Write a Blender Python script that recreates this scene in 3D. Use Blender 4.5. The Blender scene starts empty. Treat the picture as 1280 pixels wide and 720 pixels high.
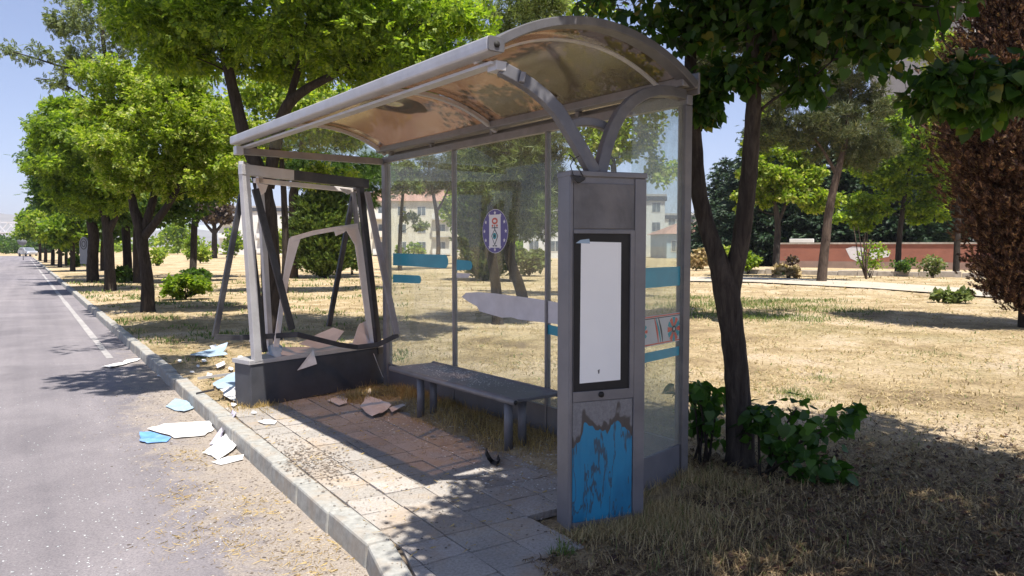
import bpy, bmesh, math, random
import numpy as np
from mathutils import Vector, Matrix
from math import radians as R, sin, cos, pi

random.seed(7)
rng = np.random.default_rng(11)
scene = bpy.context.scene
COL = scene.collection

# ------------------------------------------------------------------ camera
CAM_H, FPX, HOR = 1.65, 930.0, 308.0
TH = math.atan((360 - HOR) / FPX)
cd = bpy.data.cameras.new('camera')
cam = bpy.data.objects.new('camera', cd)
COL.objects.link(cam)
cam.location = (0, 0, CAM_H)
cam.rotation_euler = (pi / 2 - TH, 0, 0)
cd.sensor_width = 36.0
cd.lens = FPX / 1280 * 36.0
cd.clip_start = 0.05
cd.clip_end = 9000
scene.camera = cam


def ray(px, py):
    a = (px - 640) / FPX
    b = (360 - py) / FPX
    return Vector((a, cos(TH) + b * sin(TH), -sin(TH) + b * cos(TH)))


def gp(px, py, z=0.0):
    d = ray(px, py)
    t = (z - CAM_H) / d.z
    return Vector((d.x * t, d.y * t, z))


def dp(px, py, Y):
    d = ray(px, py)
    t = Y / d.y
    return Vector((d.x * t, Y, CAM_H + d.z * t))


def pp(px, py, p0, n):
    d = ray(px, py)
    c = Vector((0, 0, CAM_H))
    t = (p0 - c).dot(n) / d.dot(n)
    return c + d * t


# ------------------------------------------------------------------ frames of reference
SO = Vector((1.20, 5.21, 0))
SA = 2.216
U = Vector((cos(SA), sin(SA), 0))
V = Vector((-U.y, U.x, 0))
SL, SD, ZR = 4.45, 1.685, 2.735


def W(u, v, z):
    return SO + U * u + V * v + Vector((0, 0, z))


K0 = Vector((-0.7484, 3.9373, 0))
KD = Vector((-0.55074, 0.83468, 0))
KN = Vector((0.83468, 0.55074, 0))
KB = Vector((0.33, -0.944, 0))          # the kerb bends towards the viewer past the corner


def KP(s, d=0.0, z=0.0):
    p = K0 + KD * s if s >= 0 else K0 + KB * (-s)
    return p + KN * d + Vector((0, 0, z))


# ------------------------------------------------------------------ node helpers
def new_mat(name):
    m = bpy.data.materials.new(name)
    m.use_nodes = True
    m.node_tree.nodes.clear()
    return m, m.node_tree.nodes, m.node_tree.links


def ramp(nodes, stops, interp='LINEAR'):
    r = nodes.new('ShaderNodeValToRGB')
    r.color_ramp.interpolation = interp
    el = r.color_ramp.elements
    while len(el) < len(stops):
        el.new(0.5)
    for e, (p, c) in zip(el, stops):
        e.position = p
        e.color = (c[0], c[1], c[2], 1)
    return r


def noise(nodes, links, co, scale, detail=4, rough=0.6, dist=0.0):
    n = nodes.new('ShaderNodeTexNoise')
    n.inputs['Scale'].default_value = scale
    n.inputs['Detail'].default_value = detail
    n.inputs['Roughness'].default_value = rough
    n.inputs['Distortion'].default_value = dist
    links.new(co, n.inputs['Vector'])
    return n


def coord(nodes, links, scale=None):
    t = nodes.new('ShaderNodeTexCoord')
    if scale is None:
        return t.outputs['Object']
    mp = nodes.new('ShaderNodeMapping')
    mp.inputs['Scale'].default_value = scale
    links.new(t.outputs['Object'], mp.inputs['Vector'])
    return mp.outputs['Vector']


def mixc(nodes, links, fac, a, b, mode='MIX'):
    m = nodes.new('ShaderNodeMix')
    m.data_type = 'RGBA'
    m.blend_type = mode
    for sock, val in ((m.inputs[0], fac), (m.inputs[6], a), (m.inputs[7], b)):
        if isinstance(val, (int, float)):
            sock.default_value = val
        elif isinstance(val, tuple):
            sock.default_value = (val[0], val[1], val[2], 1)
        else:
            links.new(val, sock)
    return m.outputs[2]


def bump(nodes, links, height, strength, dist):
    b = nodes.new('ShaderNodeBump')
    b.inputs['Strength'].default_value = strength
    b.inputs['Distance'].default_value = dist
    links.new(height, b.inputs['Height'])
    return b.outputs['Normal']


def principled(nodes, links, color, rough=0.6, metal=0.0, normal=None, spec=0.5):
    p = nodes.new('ShaderNodeBsdfPrincipled')
    o = nodes.new('ShaderNodeOutputMaterial')
    if isinstance(color, tuple):
        p.inputs['Base Color'].default_value = (color[0], color[1], color[2], 1)
    else:
        links.new(color, p.inputs['Base Color'])
    if isinstance(rough, (int, float)):
        p.inputs['Roughness'].default_value = rough
    else:
        links.new(rough, p.inputs['Roughness'])
    p.inputs['Metallic'].default_value = metal
    p.inputs['Specular IOR Level'].default_value = spec
    if normal is not None:
        links.new(normal, p.inputs['Normal'])
    links.new(p.outputs[0], o.inputs[0])
    return p


def mat_worn(name, c, rough=0.5, metal=0.0, var=0.25, scale=9.0, dust=None, dust_amt=0.35, bumpy=0.15, stretch=None):
    """painted / worn surface: colour mottling, dust patches, uneven gloss"""
    m, n, l = new_mat(name)
    co = coord(n, l, stretch)
    a = noise(n, l, co, scale, 6, 0.65)
    b = noise(n, l, co, scale * 0.23, 5, 0.7, 0.6)
    f = noise(n, l, co, scale * 12, 3, 0.6)
    lo = tuple(x * (1 - var) for x in c)
    hi = tuple(min(1, x * (1 + var)) for x in c)
    r1 = ramp(n, [(0.3, lo), (0.7, hi)])
    l.new(a.outputs[0], r1.inputs[0])
    col = r1.outputs[0]
    if dust is not None:
        r2 = ramp(n, [(0.45, (0, 0, 0)), (0.72, (dust_amt,) * 3)])
        l.new(b.outputs[0], r2.inputs[0])
        col = mixc(n, l, r2.outputs[0], col, dust)
    rr = n.new('ShaderNodeMapRange')
    rr.inputs[3].default_value = max(0.05, rough - 0.13)
    rr.inputs[4].default_value = min(1, rough + 0.18)
    l.new(b.outputs[0], rr.inputs[0])
    nm = bump(n, l, f.outputs[0], bumpy, 0.004)
    principled(n, l, col, rr.outputs[0], metal, nm)
    return m


def mat_leaf(name, stops, trans=0.45, tcol=1.6, rough=0.5):
    m, n, l = new_mat(name)
    g = n.new('ShaderNodeNewGeometry')
    r = ramp(n, stops)
    l.new(g.outputs['Random Per Island'], r.inputs[0])
    p = n.new('ShaderNodeBsdfPrincipled')
    p.inputs['Roughness'].default_value = rough
    p.inputs['Specular IOR Level'].default_value = 0.35
    l.new(r.outputs[0], p.inputs['Base Color'])
    t = n.new('ShaderNodeBsdfTranslucent')
    tc = mixc(n, l, 1.0, r.outputs[0], (tcol, tcol * 1.05, tcol * 0.55), 'MULTIPLY')
    l.new(tc, t.inputs[0])
    mx = n.new('ShaderNodeMixShader')
    mx.inputs[0].default_value = trans
    l.new(p.outputs[0], mx.inputs[1])
    l.new(t.outputs[0], mx.inputs[2])
    o = n.new('ShaderNodeOutputMaterial')
    l.new(mx.outputs[0], o.inputs[0])
    return m


def mat_bark(name, c1, c2):
    m, n, l = new_mat(name)
    co = coord(n, l, (14, 14, 2.2))
    a = noise(n, l, co, 1.6, 8, 0.7, 0.8)
    co2 = coord(n, l, (3, 3, 1.2))
    b = noise(n, l, co2, 1.2, 4, 0.6)
    r = ramp(n, [(0.35, c1), (0.65, c2)])
    l.new(a.outputs[0], r.inputs[0])
    r2 = ramp(n, [(0.35, (0.7, 0.7, 0.7)), (0.7, (1.2, 1.17, 1.12))])
    l.new(b.outputs[0], r2.inputs[0])
    col = mixc(n, l, 1.0, r.outputs[0], r2.outputs[0], 'MULTIPLY')
    nm = bump(n, l, a.outputs[0], 0.9, 0.02)
    principled(n, l, col, 0.9, 0, nm, 0.2)
    return m


M = {}
# --- ground
def mk_lawn():
    m, n, l = new_mat('lawn_soil')
    co = coord(n, l)
    big = noise(n, l, co, 0.22, 5, 0.6, 0.5)
    mid0 = noise(n, l, co, 1.3, 6, 0.7, 0.4)
    pat = noise(n, l, co, 0.45, 6, 0.65, 0.8)
    mid = n.new('ShaderNodeMath'); mid.operation = 'MULTIPLY_ADD'
    l.new(pat.outputs[0], mid.inputs[0]); mid.inputs[1].default_value = 1.5
    mm_ = n.new('ShaderNodeMath'); mm_.operation = 'SUBTRACT'; l.new(mid0.outputs[0], mm_.inputs[0]); mm_.inputs[1].default_value = 0.75
    l.new(mm_.outputs[0], mid.inputs[2])
    fine = noise(n, l, co, 24, 5, 0.75)
    straw = noise(n, l, co, 75, 4, 0.8)
    r = ramp(n, [(0.16, (0.22, 0.165, 0.105)), (0.36, (0.38, 0.29, 0.17)), (0.52, (0.50, 0.395, 0.245)), (0.62, (0.55, 0.44, 0.30)), (0.85, (0.60, 0.485, 0.36))])
    l.new(mid.outputs[0], r.inputs[0])
    rg = ramp(n, [(0.54, (0, 0, 0)), (0.72, (0.55, 0.55, 0.55))])
    l.new(big.outputs[0], rg.inputs[0])
    col = mixc(n, l, rg.outputs[0], r.outputs[0], (0.20, 0.19, 0.075))
    rf = ramp(n, [(0.3, (0.5, 0.47, 0.42)), (0.52, (1, 1, 1)), (0.72, (1.3, 1.27, 1.18))])
    l.new(fine.outputs[0], rf.inputs[0])
    col = mixc(n, l, 0.9, col, rf.outputs[0], 'MULTIPLY')
    rs = ramp(n, [(0.35, (0.6, 0.58, 0.55)), (0.6, (1.15, 1.13, 1.1))])
    l.new(straw.outputs[0], rs.inputs[0])
    col = mixc(n, l, 0.7, col, rs.outputs[0], 'MULTIPLY')
    nm = bump(n, l, fine.outputs[0], 1.0, 0.05)
    principled(n, l, col, 0.95, 0, nm, 0.1)
    return m


M['lawn'] = mk_lawn()


def mk_road():
    m, n, l = new_mat('asphalt')
    t = n.new('ShaderNodeTexCoord')
    uv = t.outputs['UV']              # metres: x along kerb, y away from kerb
    co = t.outputs['Object']
    sep = n.new('ShaderNodeSeparateXYZ')
    l.new(uv, sep.inputs[0])
    grit = noise(n, l, co, 70, 6, 0.8)
    blot = noise(n, l, co, 0.8, 6, 0.65, 0.5)
    mp = n.new('ShaderNodeMapping')
    mp.inputs['Scale'].default_value = (0.05, 1.5, 1)
    l.new(uv, mp.inputs[0])
    streak = noise(n, l, mp.outputs[0], 1.0, 5, 0.6)
    r = ramp(n, [(0.3, (0.155, 0.143, 0.152)), (0.7, (0.235, 0.217, 0.225))])
    l.new(blot.outputs[0], r.inputs[0])
    rs = ramp(n, [(0.35, (0.84, 0.83, 0.85)), (0.65, (1.12, 1.1, 1.1))])
    l.new(streak.outputs[0], rs.inputs[0])
    col = mixc(n, l, 1.0, r.outputs[0], rs.outputs[0], 'MULTIPLY')
    rg = ramp(n, [(0.33, (0.55, 0.55, 0.57)), (0.5, (1, 1, 1)), (0.66, (1.35, 1.33, 1.28))])
    l.new(grit.outputs[0], rg.inputs[0])
    col = mixc(n, l, 0.85, col, rg.outputs[0], 'MULTIPLY')
    # sand washed against the kerb: a band that frays outwards
    edge = noise(n, l, co, 2.6, 8, 0.75, 1.2)
    band = n.new('ShaderNodeMapRange')       # y = distance from kerb
    band.inputs[1].default_value = 0.1
    band.inputs[2].default_value = 1.5
    band.inputs[3].default_value = 1.0
    band.inputs[4].default_value = 0.0
    l.new(sep.outputs[1], band.inputs[0])
    along = n.new('ShaderNodeMapRange')      # strongest in front of the platform
    along.inputs[1].default_value = 14.0
    along.inputs[2].default_value = 4.5
    along.inputs[3].default_value = 0.35
    along.inputs[4].default_value = 1.0
    l.new(sep.outputs[0], along.inputs[0])
    mu = n.new('ShaderNodeMath'); mu.operation = 'MULTIPLY'
    l.new(band.outputs[0], mu.inputs[0]); l.new(along.outputs[0], mu.inputs[1])
    ad = n.new('ShaderNodeMath'); ad.operation = 'MULTIPLY_ADD'
    l.new(edge.outputs[0], ad.inputs[0]); ad.inputs[1].default_value = 1.5
    ms_ = n.new('ShaderNodeMath'); ms_.operation = 'SUBTRACT'; ms_.inputs[1].default_value = 0.70
    l.new(mu.outputs[0], ms_.inputs[0]); l.new(ms_.outputs[0], ad.inputs[2])
    rb = ramp(n, [(0.62, (0, 0, 0)), (0.80, (0.6, 0.6, 0.6)), (1.0, (0.95, 0.95, 0.95))])
    l.new(ad.outputs[0], rb.inputs[0])
    sand = ramp(n, [(0.3, (0.17, 0.135, 0.11)), (0.5, (0.31, 0.265, 0.22)), (0.7, (0.43, 0.375, 0.32))])
    l.new(grit.outputs[0], sand.inputs[0])
    col = mixc(n, l, rb.outputs[0], col, sand.outputs[0])
    nm = bump(n, l, grit.outputs[0], 0.7, 0.012)
    principled(n, l, col, 0.85, 0, nm, 0.3)
    return m


M['road'] = mk_road()
M['line'] = mat_worn('road_paint', (0.34, 0.32, 0.31), 0.8, 0, 0.25, 9, (0.22, 0.205, 0.205), 0.9)


def mk_paver():
    m, n, l = new_mat('concrete_paver')
    t = n.new('ShaderNodeTexCoord')
    co = t.outputs['Object']
    g = n.new('ShaderNodeNewGeometry')
    a = noise(n, l, co, 60, 6, 0.75)
    b = noise(n, l, co, 2.2, 6, 0.7, 0.5)
    c = noise(n, l, co, 1.1, 5, 0.6)
    r = ramp(n, [(0, (0.30, 0.275, 0.25)), (0.5, (0.355, 0.33, 0.30)), (1, (0.41, 0.375, 0.345))])
    l.new(g.outputs['Random Per Island'], r.inputs[0])
    rg = ramp(n, [(0.33, (0.66, 0.65, 0.63)), (0.52, (1, 1, 1)), (0.7, (1.2, 1.2, 1.18))])
    l.new(a.outputs[0], rg.inputs[0])
    col = mixc(n, l, 1.0, r.outputs[0], rg.outputs[0], 'MULTIPLY')
    rb = ramp(n, [(0.47, (0, 0, 0)), (0.66, (0.65, 0.65, 0.65))])
    l.new(b.outputs[0], rb.inputs[0])
    col = mixc(n, l, rb.outputs[0], col, (0.33, 0.25, 0.175))
    rc = ramp(n, [(0.35, (0.82, 0.82, 0.83)), (0.65, (1.08, 1.07, 1.05))])
    l.new(c.outputs[0], rc.inputs[0])
    col = mixc(n, l, 1.0, col, rc.outputs[0], 'MULTIPLY')
    nm = bump(n, l, a.outputs[0], 0.5, 0.008)
    principled(n, l, col, 0.88, 0, nm, 0.25)
    return m


M['paver'] = mk_paver()
M['kerb'] = mat_worn('kerb_concrete', (0.30, 0.295, 0.272), 0.9, 0, 0.28, 16, (0.33, 0.26, 0.19), 0.7, 0.5)
M['joint'] = mat_worn('joint_dirt', (0.16, 0.125, 0.09), 0.95, 0, 0.35, 30, (0.30, 0.24, 0.16), 0.6, 0.5)
M['pathc'] = mat_worn('path_concrete', (0.40, 0.35, 0.28), 0.9, 0, 0.2, 1.2, (0.44, 0.36, 0.25), 0.95)
M['edging'] = mat_worn('stone_edging', (0.36, 0.32, 0.28), 0.9, 0, 0.3, 4, (0.2, 0.16, 0.12), 0.6)
M['hill'] = mat_worn('hill_earth', (0.22, 0.205, 0.19), 0.95, 0, 0.25, 0.012, (0.2, 0.22, 0.16), 0.6, 0.0)
# --- metals
M['grey'] = mat_worn('grey_painted_steel', (0.19, 0.185, 0.195), 0.42, 0.15, 0.16, 7, (0.36, 0.31, 0.26), 0.35, 0.12)
M['greyarm'] = mat_worn('dark_grey_painted_steel', (0.12, 0.117, 0.126), 0.42, 0.15, 0.18, 7, (0.34, 0.30, 0.25), 0.35, 0.12)
M['alu'] = mat_worn('pale_aluminium', (0.47, 0.46, 0.47), 0.38, 0.35, 0.12, 6, (0.4, 0.36, 0.31), 0.4, 0.1)
M['pillar'] = mat_worn('pillar_grey_paint', (0.135, 0.135, 0.152), 0.4, 0.1, 0.12, 5, (0.30, 0.27, 0.24), 0.3, 0.1)
M['header'] = mat_worn('scuffed_header', (0.10, 0.098, 0.105), 0.55, 0.0, 0.35, 6, (0.19, 0.175, 0.17), 0.8, 0.2)
M['black'] = mat_worn('black_board', (0.010, 0.009, 0.009), 0.7, 0, 0.3, 12, (0.022, 0.019, 0.018), 0.4)
M['rubber'] = mat_worn('black_rubber', (0.02, 0.02, 0.022), 0.6, 0, 0.3, 20)
M['anth'] = mat_worn('anthracite_steel', (0.022, 0.022, 0.028), 0.4, 0.1, 0.3, 9, (0.11, 0.105, 0.105), 0.5, 0.15)
M['anthside'] = mat_worn('anthracite_base', (0.045, 0.048, 0.060), 0.5, 0.05, 0.22, 5, (0.10, 0.093, 0.09), 0.5, 0.15)
M['liner'] = mat_worn('white_plastic_liner', (0.68, 0.64, 0.62), 0.5, 0, 0.08, 8, (0.5, 0.42, 0.36), 0.4)
M['white'] = mat_worn('white_plastic_sheet', (0.76, 0.75, 0.74), 0.4, 0, 0.08, 7, (0.48, 0.42, 0.36), 0.6)
M['whiteback'] = mat_worn('cream_sheet', (0.66, 0.58, 0.53), 0.6, 0, 0.1, 6, (0.5, 0.40, 0.33), 0.4)
M['lav'] = mat_worn('pale_lavender_sheet', (0.48, 0.46, 0.58), 0.45, 0, 0.1, 7, (0.42, 0.38, 0.38), 0.6)
M['blueprint'] = mat_worn('blue_printed_sheet', (0.13, 0.30, 0.60), 0.35, 0, 0.3, 5, (0.55, 0.6, 0.7), 0.6)
M['paleblue'] = mat_worn('pale_blue_sheet', (0.30, 0.40, 0.50), 0.4, 0, 0.15, 5, (0.6, 0.6, 0.6), 0.5)
M['paper'] = mat_worn('blank_paper', (0.80, 0.80, 0.79), 0.55, 0, 0.03, 2, (0.66, 0.68, 0.72), 0.4, 0.05)
M['teal'] = mat_worn('teal_sticker', (0.012, 0.25, 0.36), 0.35, 0, 0.12, 5, (0.05, 0.32, 0.40), 0.4, 0.02)
M['torn'] = mat_worn('torn_white_sticker', (0.60, 0.58, 0.60), 0.6, 0, 0.1, 7, (0.45, 0.43, 0.42), 0.5, 0.05)
M['purple'] = mat_worn('purple_emblem', (0.10, 0.085, 0.26), 0.4, 0, 0.1, 5, None, 0, 0.02)
M['emwhite'] = mat_worn('emblem_white', (0.74, 0.73, 0.73), 0.45, 0, 0.04, 5, None, 0, 0.02)
M['emred'] = mat_worn('emblem_red', (0.55, 0.12, 0.08), 0.45, 0, 0.1, 5, None, 0, 0.02)
M['emdark'] = mat_worn('emblem_dark', (0.03, 0.05, 0.06), 0.45, 0, 0.1, 5, None, 0, 0.02)
M['emteal'] = mat_worn('emblem_teal', (0.03, 0.28, 0.33), 0.45, 0, 0.1, 5, None, 0, 0.02)
M['band'] = mat_worn('ornament_band', (0.42, 0.45, 0.46), 0.45, 0, 0.08, 8, None, 0, 0.02)


def mk_peel():
    m, n, l = new_mat('peeling_blue_panel')
    t = n.new('ShaderNodeTexCoord')
    co = t.outputs['Object']
    sep = n.new('ShaderNodeSeparateXYZ')
    l.new(co, sep.inputs[0])
    mp = n.new('ShaderNodeMapping')
    mp.inputs['Scale'].default_value = (1.0, 1.0, 0.38)
    l.new(co, mp.inputs[0])
    a0 = noise(n, l, mp.outputs[0], 5.5, 3, 0.55, 0.7)
    a = n.new('ShaderNodeMath'); a.operation = 'MULTIPLY_ADD'
    l.new(a0.outputs[0], a.inputs[0]); a.inputs[1].default_value = 2.1; a.inputs[2].default_value = -0.55
    # blue paint survives where (low height) + noise is high
    h = n.new('ShaderNodeMapRange')
    h.inputs[1].default_value = 0.68
    h.inputs[2].default_value = 0.34
    h.inputs[3].default_value = -0.35
    h.inputs[4].default_value = 0.52
    l.new(sep.outputs[2], h.inputs[0])
    s = n.new('ShaderNodeMath'); s.operation = 'ADD'
    l.new(a.outputs[0], s.inputs[0]); l.new(h.outputs[0], s.inputs[1])
    blue = ramp(n, [(0.56, (0, 0, 0)), (0.575, (1, 1, 1))])
    l.new(s.outputs[0], blue.inputs[0])
    rim = ramp(n, [(0.36, (0, 0, 0)), (0.43, (1, 1, 1)), (0.56, (1, 1, 1)), (0.60, (0, 0, 0))])
    l.new(s.outputs[0], rim.inputs[0])
    # creases running down through the blue film
    mp2 = n.new('ShaderNodeMapping')
    mp2.inputs['Scale'].default_value = (1.0, 1.0, 0.22)
    l.new(co, mp2.inputs[0])
    c = noise(n, l, mp2.outputs[0], 5.5, 4, 0.6, 1.2)
    cr = ramp(n, [(0.470, (0, 0, 0)), (0.484, (1, 1, 1)), (0.500, (1, 1, 1)), (0.512, (0, 0, 0))])
    l.new(c.outputs[0], cr.inputs[0])
    fine = noise(n, l, co, 60, 5, 0.7)
    gr = ramp(n, [(0.3, (0.13, 0.13, 0.145)), (0.7, (0.21, 0.21, 0.22))])
    l.new(fine.outputs[0], gr.inputs[0])
    col = mixc(n, l, rim.outputs[0], gr.outputs[0], (0.06, 0.053, 0.052))
    bl = ramp(n, [(0.3, (0.008, 0.14, 0.27)), (0.7, (0.014, 0.20, 0.36))])
    l.new(a.outputs[0], bl.inputs[0])
    col = mixc(n, l, blue.outputs[0], col, bl.outputs[0])
    mul = n.new('ShaderNodeMath'); mul.operation = 'MULTIPLY'
    l.new(cr.outputs[0], mul.inputs[0]); l.new(blue.outputs[0], mul.inputs[1])
    mul2 = n.new('ShaderNodeMath'); mul2.operation = 'MULTIPLY'
    mul2.inputs[1].default_value = 0.8
    l.new(mul.outputs[0], mul2.inputs[0])
    col = mixc(n, l, mul2.outputs[0], col, (0.045, 0.05, 0.06))
    nm = bump(n, l, c.outputs[0], 0.5, 0.02)
    principled(n, l, col, 0.45, 0, nm)
    return m


M['peel'] = mk_peel()


def mk_glass(name, dirt_lo=0.05, dirt_hi=0.32, tint=(0.93, 0.96, 0.94), low=0.25):
    m, n, l = new_mat(name)
    t = n.new('ShaderNodeTexCoord')
    co = t.outputs['Object']
    sep = n.new('ShaderNodeSeparateXYZ')
    l.new(co, sep.inputs[0])
    mp = n.new('ShaderNodeMapping')
    mp.inputs['Scale'].default_value = (1, 1, 0.35)
    l.new(co, mp.inputs[0])
    a = noise(n, l, mp.outputs[0], 3.2, 7, 0.7, 0.8)
    b = noise(n, l, co, 40, 3, 0.6)
    rd = n.new('ShaderNodeMapRange')
    rd.inputs[1].default_value = 0.35
    rd.inputs[2].default_value = 0.75
    rd.inputs[3].default_value = dirt_lo
    rd.inputs[4].default_value = dirt_hi
    l.new(a.outputs[0], rd.inputs[0])
    lowz = n.new('ShaderNodeMapRange')        # splash dirt along the bottom edge
    lowz.inputs[1].default_value = 0.75
    lowz.inputs[2].default_value = 0.25
    lowz.inputs[3].default_value = 0.0
    lowz.inputs[4].default_value = low
    l.new(sep.outputs[2], lowz.inputs[0])
    ad = n.new('ShaderNodeMath'); ad.operation = 'ADD'
    l.new(rd.outputs[0], ad.inputs[0]); l.new(lowz.outputs[0], ad.inputs[1])
    sp = n.new('ShaderNodeMath'); sp.operation = 'MULTIPLY_ADD'
    l.new(b.outputs[0], sp.inputs[0]); sp.inputs[1].default_value = 0.10
    l.new(ad.outputs[0], sp.inputs[2])
    su = n.new('ShaderNodeMath'); su.operation = 'SUBTRACT'; su.use_clamp = True
    l.new(sp.outputs[0], su.inputs[0]); su.inputs[1].default_value = 0.05
    tr = n.new('ShaderNodeBsdfTransparent')
    tr.inputs[0].default_value = (*tint, 1)
    gl = n.new('ShaderNodeBsdfGlossy')
    gl.inputs['Roughness'].default_value = 0.03
    fr = n.new('ShaderNodeFresnel')
    fr.inputs[0].default_value = 1.5
    mx = n.new('ShaderNodeMixShader')
    gm = n.new('ShaderNodeNewGeometry')
    ff_ = n.new('ShaderNodeMath'); ff_.operation = 'SUBTRACT'; ff_.inputs[0].default_value = 1.0
    l.new(gm.outputs['Backfacing'], ff_.inputs[1])
    fm = n.new('ShaderNodeMath'); fm.operation = 'MULTIPLY'
    l.new(fr.outputs[0], fm.inputs[0]); l.new(ff_.outputs[0], fm.inputs[1])
    l.new(fm.outputs[0], mx.inputs[0]); l.new(tr.outputs[0], mx.inputs[1]); l.new(gl.outputs[0], mx.inputs[2])
    df = n.new('ShaderNodeBsdfDiffuse')
    df.inputs[0].default_value = (0.50, 0.51, 0.46, 1)
    tl = n.new('ShaderNodeBsdfTranslucent')
    tl.inputs[0].default_value = (0.50, 0.51, 0.46, 1)
    m1 = n.new('ShaderNodeMixShader'); m1.inputs[0].default_value = 0.5
    l.new(df.outputs[0], m1.inputs[1]); l.new(tl.outputs[0], m1.inputs[2])
    m2 = n.new('ShaderNodeMixShader')
    l.new(su.outputs[0], m2.inputs[0]); l.new(mx.outputs[0], m2.inputs[1]); l.new(m1.outputs[0], m2.inputs[2])
    o = n.new('ShaderNodeOutputMaterial')
    l.new(m2.outputs[0], o.inputs[0])
    return m


M['glass'] = mk_glass('dusty_glass', 0.04, 0.15, (0.95, 0.975, 0.96), 0.16)
M['glassdirty'] = mk_glass('dirty_glass', 0.07, 0.27, (0.94, 0.97, 0.95), 0.14)
M['endfill'] = mk_glass('dusty_end_pane', 0.05, 0.22, (0.86, 0.90, 0.80), 0.0)


def mk_poly(name, burn):
    """brown tinted roof sheet; `burn` gives the one sheet its melted ring and hole-like pale centre"""
    m, n, l = new_mat(name)
    t = n.new('ShaderNodeTexCoord')
    co = t.outputs['Object']
    a = noise(n, l, co, 1.6, 6, 0.65, 1.0)
    b = noise(n, l, co, 9, 6, 0.7, 0.4)
    tint = ramp(n, [(0.3, (0.74, 0.57, 0.45)), (0.7, (0.81, 0.64, 0.52))])
    l.new(a.outputs[0], tint.inputs[0])
    tcol = tint.outputs[0]
    dirt = ramp(n, [(0.3, (0.54,) * 3), (0.7, (0.62,) * 3)])
    l.new(b.outputs[0], dirt.inputs[0])
    dfac = dirt.outputs[0]
    if burn is not None:
        vm = n.new('ShaderNodeVectorMath'); vm.operation = 'SUBTRACT'
        l.new(co, vm.inputs[0]); vm.inputs[1].default_value = burn
        wob = noise(n, l, co, 4.0, 2, 0.5)
        ln = n.new('ShaderNodeVectorMath'); ln.operation = 'LENGTH'
        l.new(vm.outputs[0], ln.inputs[0])
        ad = n.new('ShaderNodeMath'); ad.operation = 'MULTIPLY_ADD'
        l.new(wob.outputs[0], ad.inputs[0]); ad.inputs[1].default_value = 0.16
        l.new(ln.outputs['Value'], ad.inputs[2])
        ring = ramp(n, [(0.19, (1, 1, 1)), (0.20, (0.22, 0.16, 0.13)), (0.27, (0.22, 0.16, 0.13)), (0.285, (0.5, 0.42, 0.38)), (0.31, (0.26, 0.2, 0.16)), (0.37, (0.3, 0.24, 0.2)), (0.39, (1, 1, 1))])
        l.new(ad.outputs[0], ring.inputs[0])
        tcol = mixc(n, l, 1.0, tcol, ring.outputs[0], 'MULTIPLY')
        hole = ramp(n, [(0.185, (1, 1, 1)), (0.195, (0, 0, 0))])
        l.new(ad.outputs[0], hole.inputs[0])
        tcol = mixc(n, l, hole.outputs[0], tcol, (0.98, 0.94, 0.86))
        dfac = mixc(n, l, hole.outputs[0], dfac, (0.25, 0.25, 0.25))
    tr = n.new('ShaderNodeBsdfTransparent'); l.new(tcol, tr.inputs[0])
    tl = n.new('ShaderNodeBsdfTranslucent')
    tc2 = mixc(n, l, 1.0, tcol, (0.33, 0.265, 0.215), 'MULTIPLY'); l.new(tc2, tl.inputs[0])
    df = n.new('ShaderNodeBsdfDiffuse'); df.inputs[0].default_value = (0.25, 0.225, 0.165, 1)
    m0 = n.new('ShaderNodeMixShader'); m0.inputs[0].default_value = 0.45
    l.new(tl.outputs[0], m0.inputs[1]); l.new(df.outputs[0], m0.inputs[2])
    m1 = n.new('ShaderNodeMixShader')
    l.new(dfac, m1.inputs[0]); l.new(tr.outputs[0], m1.inputs[1]); l.new(m0.outputs[0], m1.inputs[2])
    gl = n.new('ShaderNodeBsdfGlossy'); gl.inputs['Roughness'].default_value = 0.12
    fr = n.new('ShaderNodeFresnel'); fr.inputs[0].default_value = 1.45
    m2 = n.new('ShaderNodeMixShader')
    gm = n.new('ShaderNodeNewGeometry')
    ff_ = n.new('ShaderNodeMath'); ff_.operation = 'SUBTRACT'; ff_.inputs[0].default_value = 1.0
    l.new(gm.outputs['Backfacing'], ff_.inputs[1])
    fm = n.new('ShaderNodeMath'); fm.operation = 'MULTIPLY'
    l.new(fr.outputs[0], fm.inputs[0]); l.new(ff_.outputs[0], fm.inputs[1])
    l.new(fm.outputs[0], m2.inputs[0]); l.new(m1.outputs[0], m2.inputs[1]); l.new(gl.outputs[0], m2.inputs[2])
    o = n.new('ShaderNodeOutputMaterial'); l.new(m2.outputs[0], o.inputs[0])
    return m


# --- vegetation
M['bark'] = mat_bark('dark_bark', (0.018, 0.014, 0.012), (0.062, 0.050, 0.041))
M['barkgrey'] = mat_bark('grey_bark', (0.028, 0.023, 0.021), (0.085, 0.071, 0.062))
M['barkpine'] = mat_bark('pine_bark', (0.045, 0.031, 0.024), (0.125, 0.092, 0.072))
M['leaf_big'] = mat_leaf('broad_leaf', [(0, (0.016, 0.042, 0.008)), (0.5, (0.030, 0.075, 0.012)), (0.9, (0.065, 0.125, 0.020)), (1, (0.16, 0.14, 0.03))], 0.42, 2.0, 0.45)
M['leaf_sucker'] = mat_leaf('sucker_leaf', [(0, (0.022, 0.058, 0.010)), (0.6, (0.042, 0.105, 0.016)), (1, (0.085, 0.17, 0.028))], 0.42, 2.0, 0.4)
M['leaf_green'] = mat_leaf('green_leaf', [(0, (0.060, 0.110, 0.010)), (0.6, (0.150, 0.225, 0.018)), (1, (0.28, 0.34, 0.035))], 0.52, 1.9)
M['leaf_yellow'] = mat_leaf('yellow_green_leaf', [(0, (0.08, 0.14, 0.012)), (0.55, (0.21, 0.29, 0.02)), (0.85, (0.32, 0.37, 0.04)), (1, (0.50, 0.49, 0.2))], 0.48, 1.6)
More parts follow.
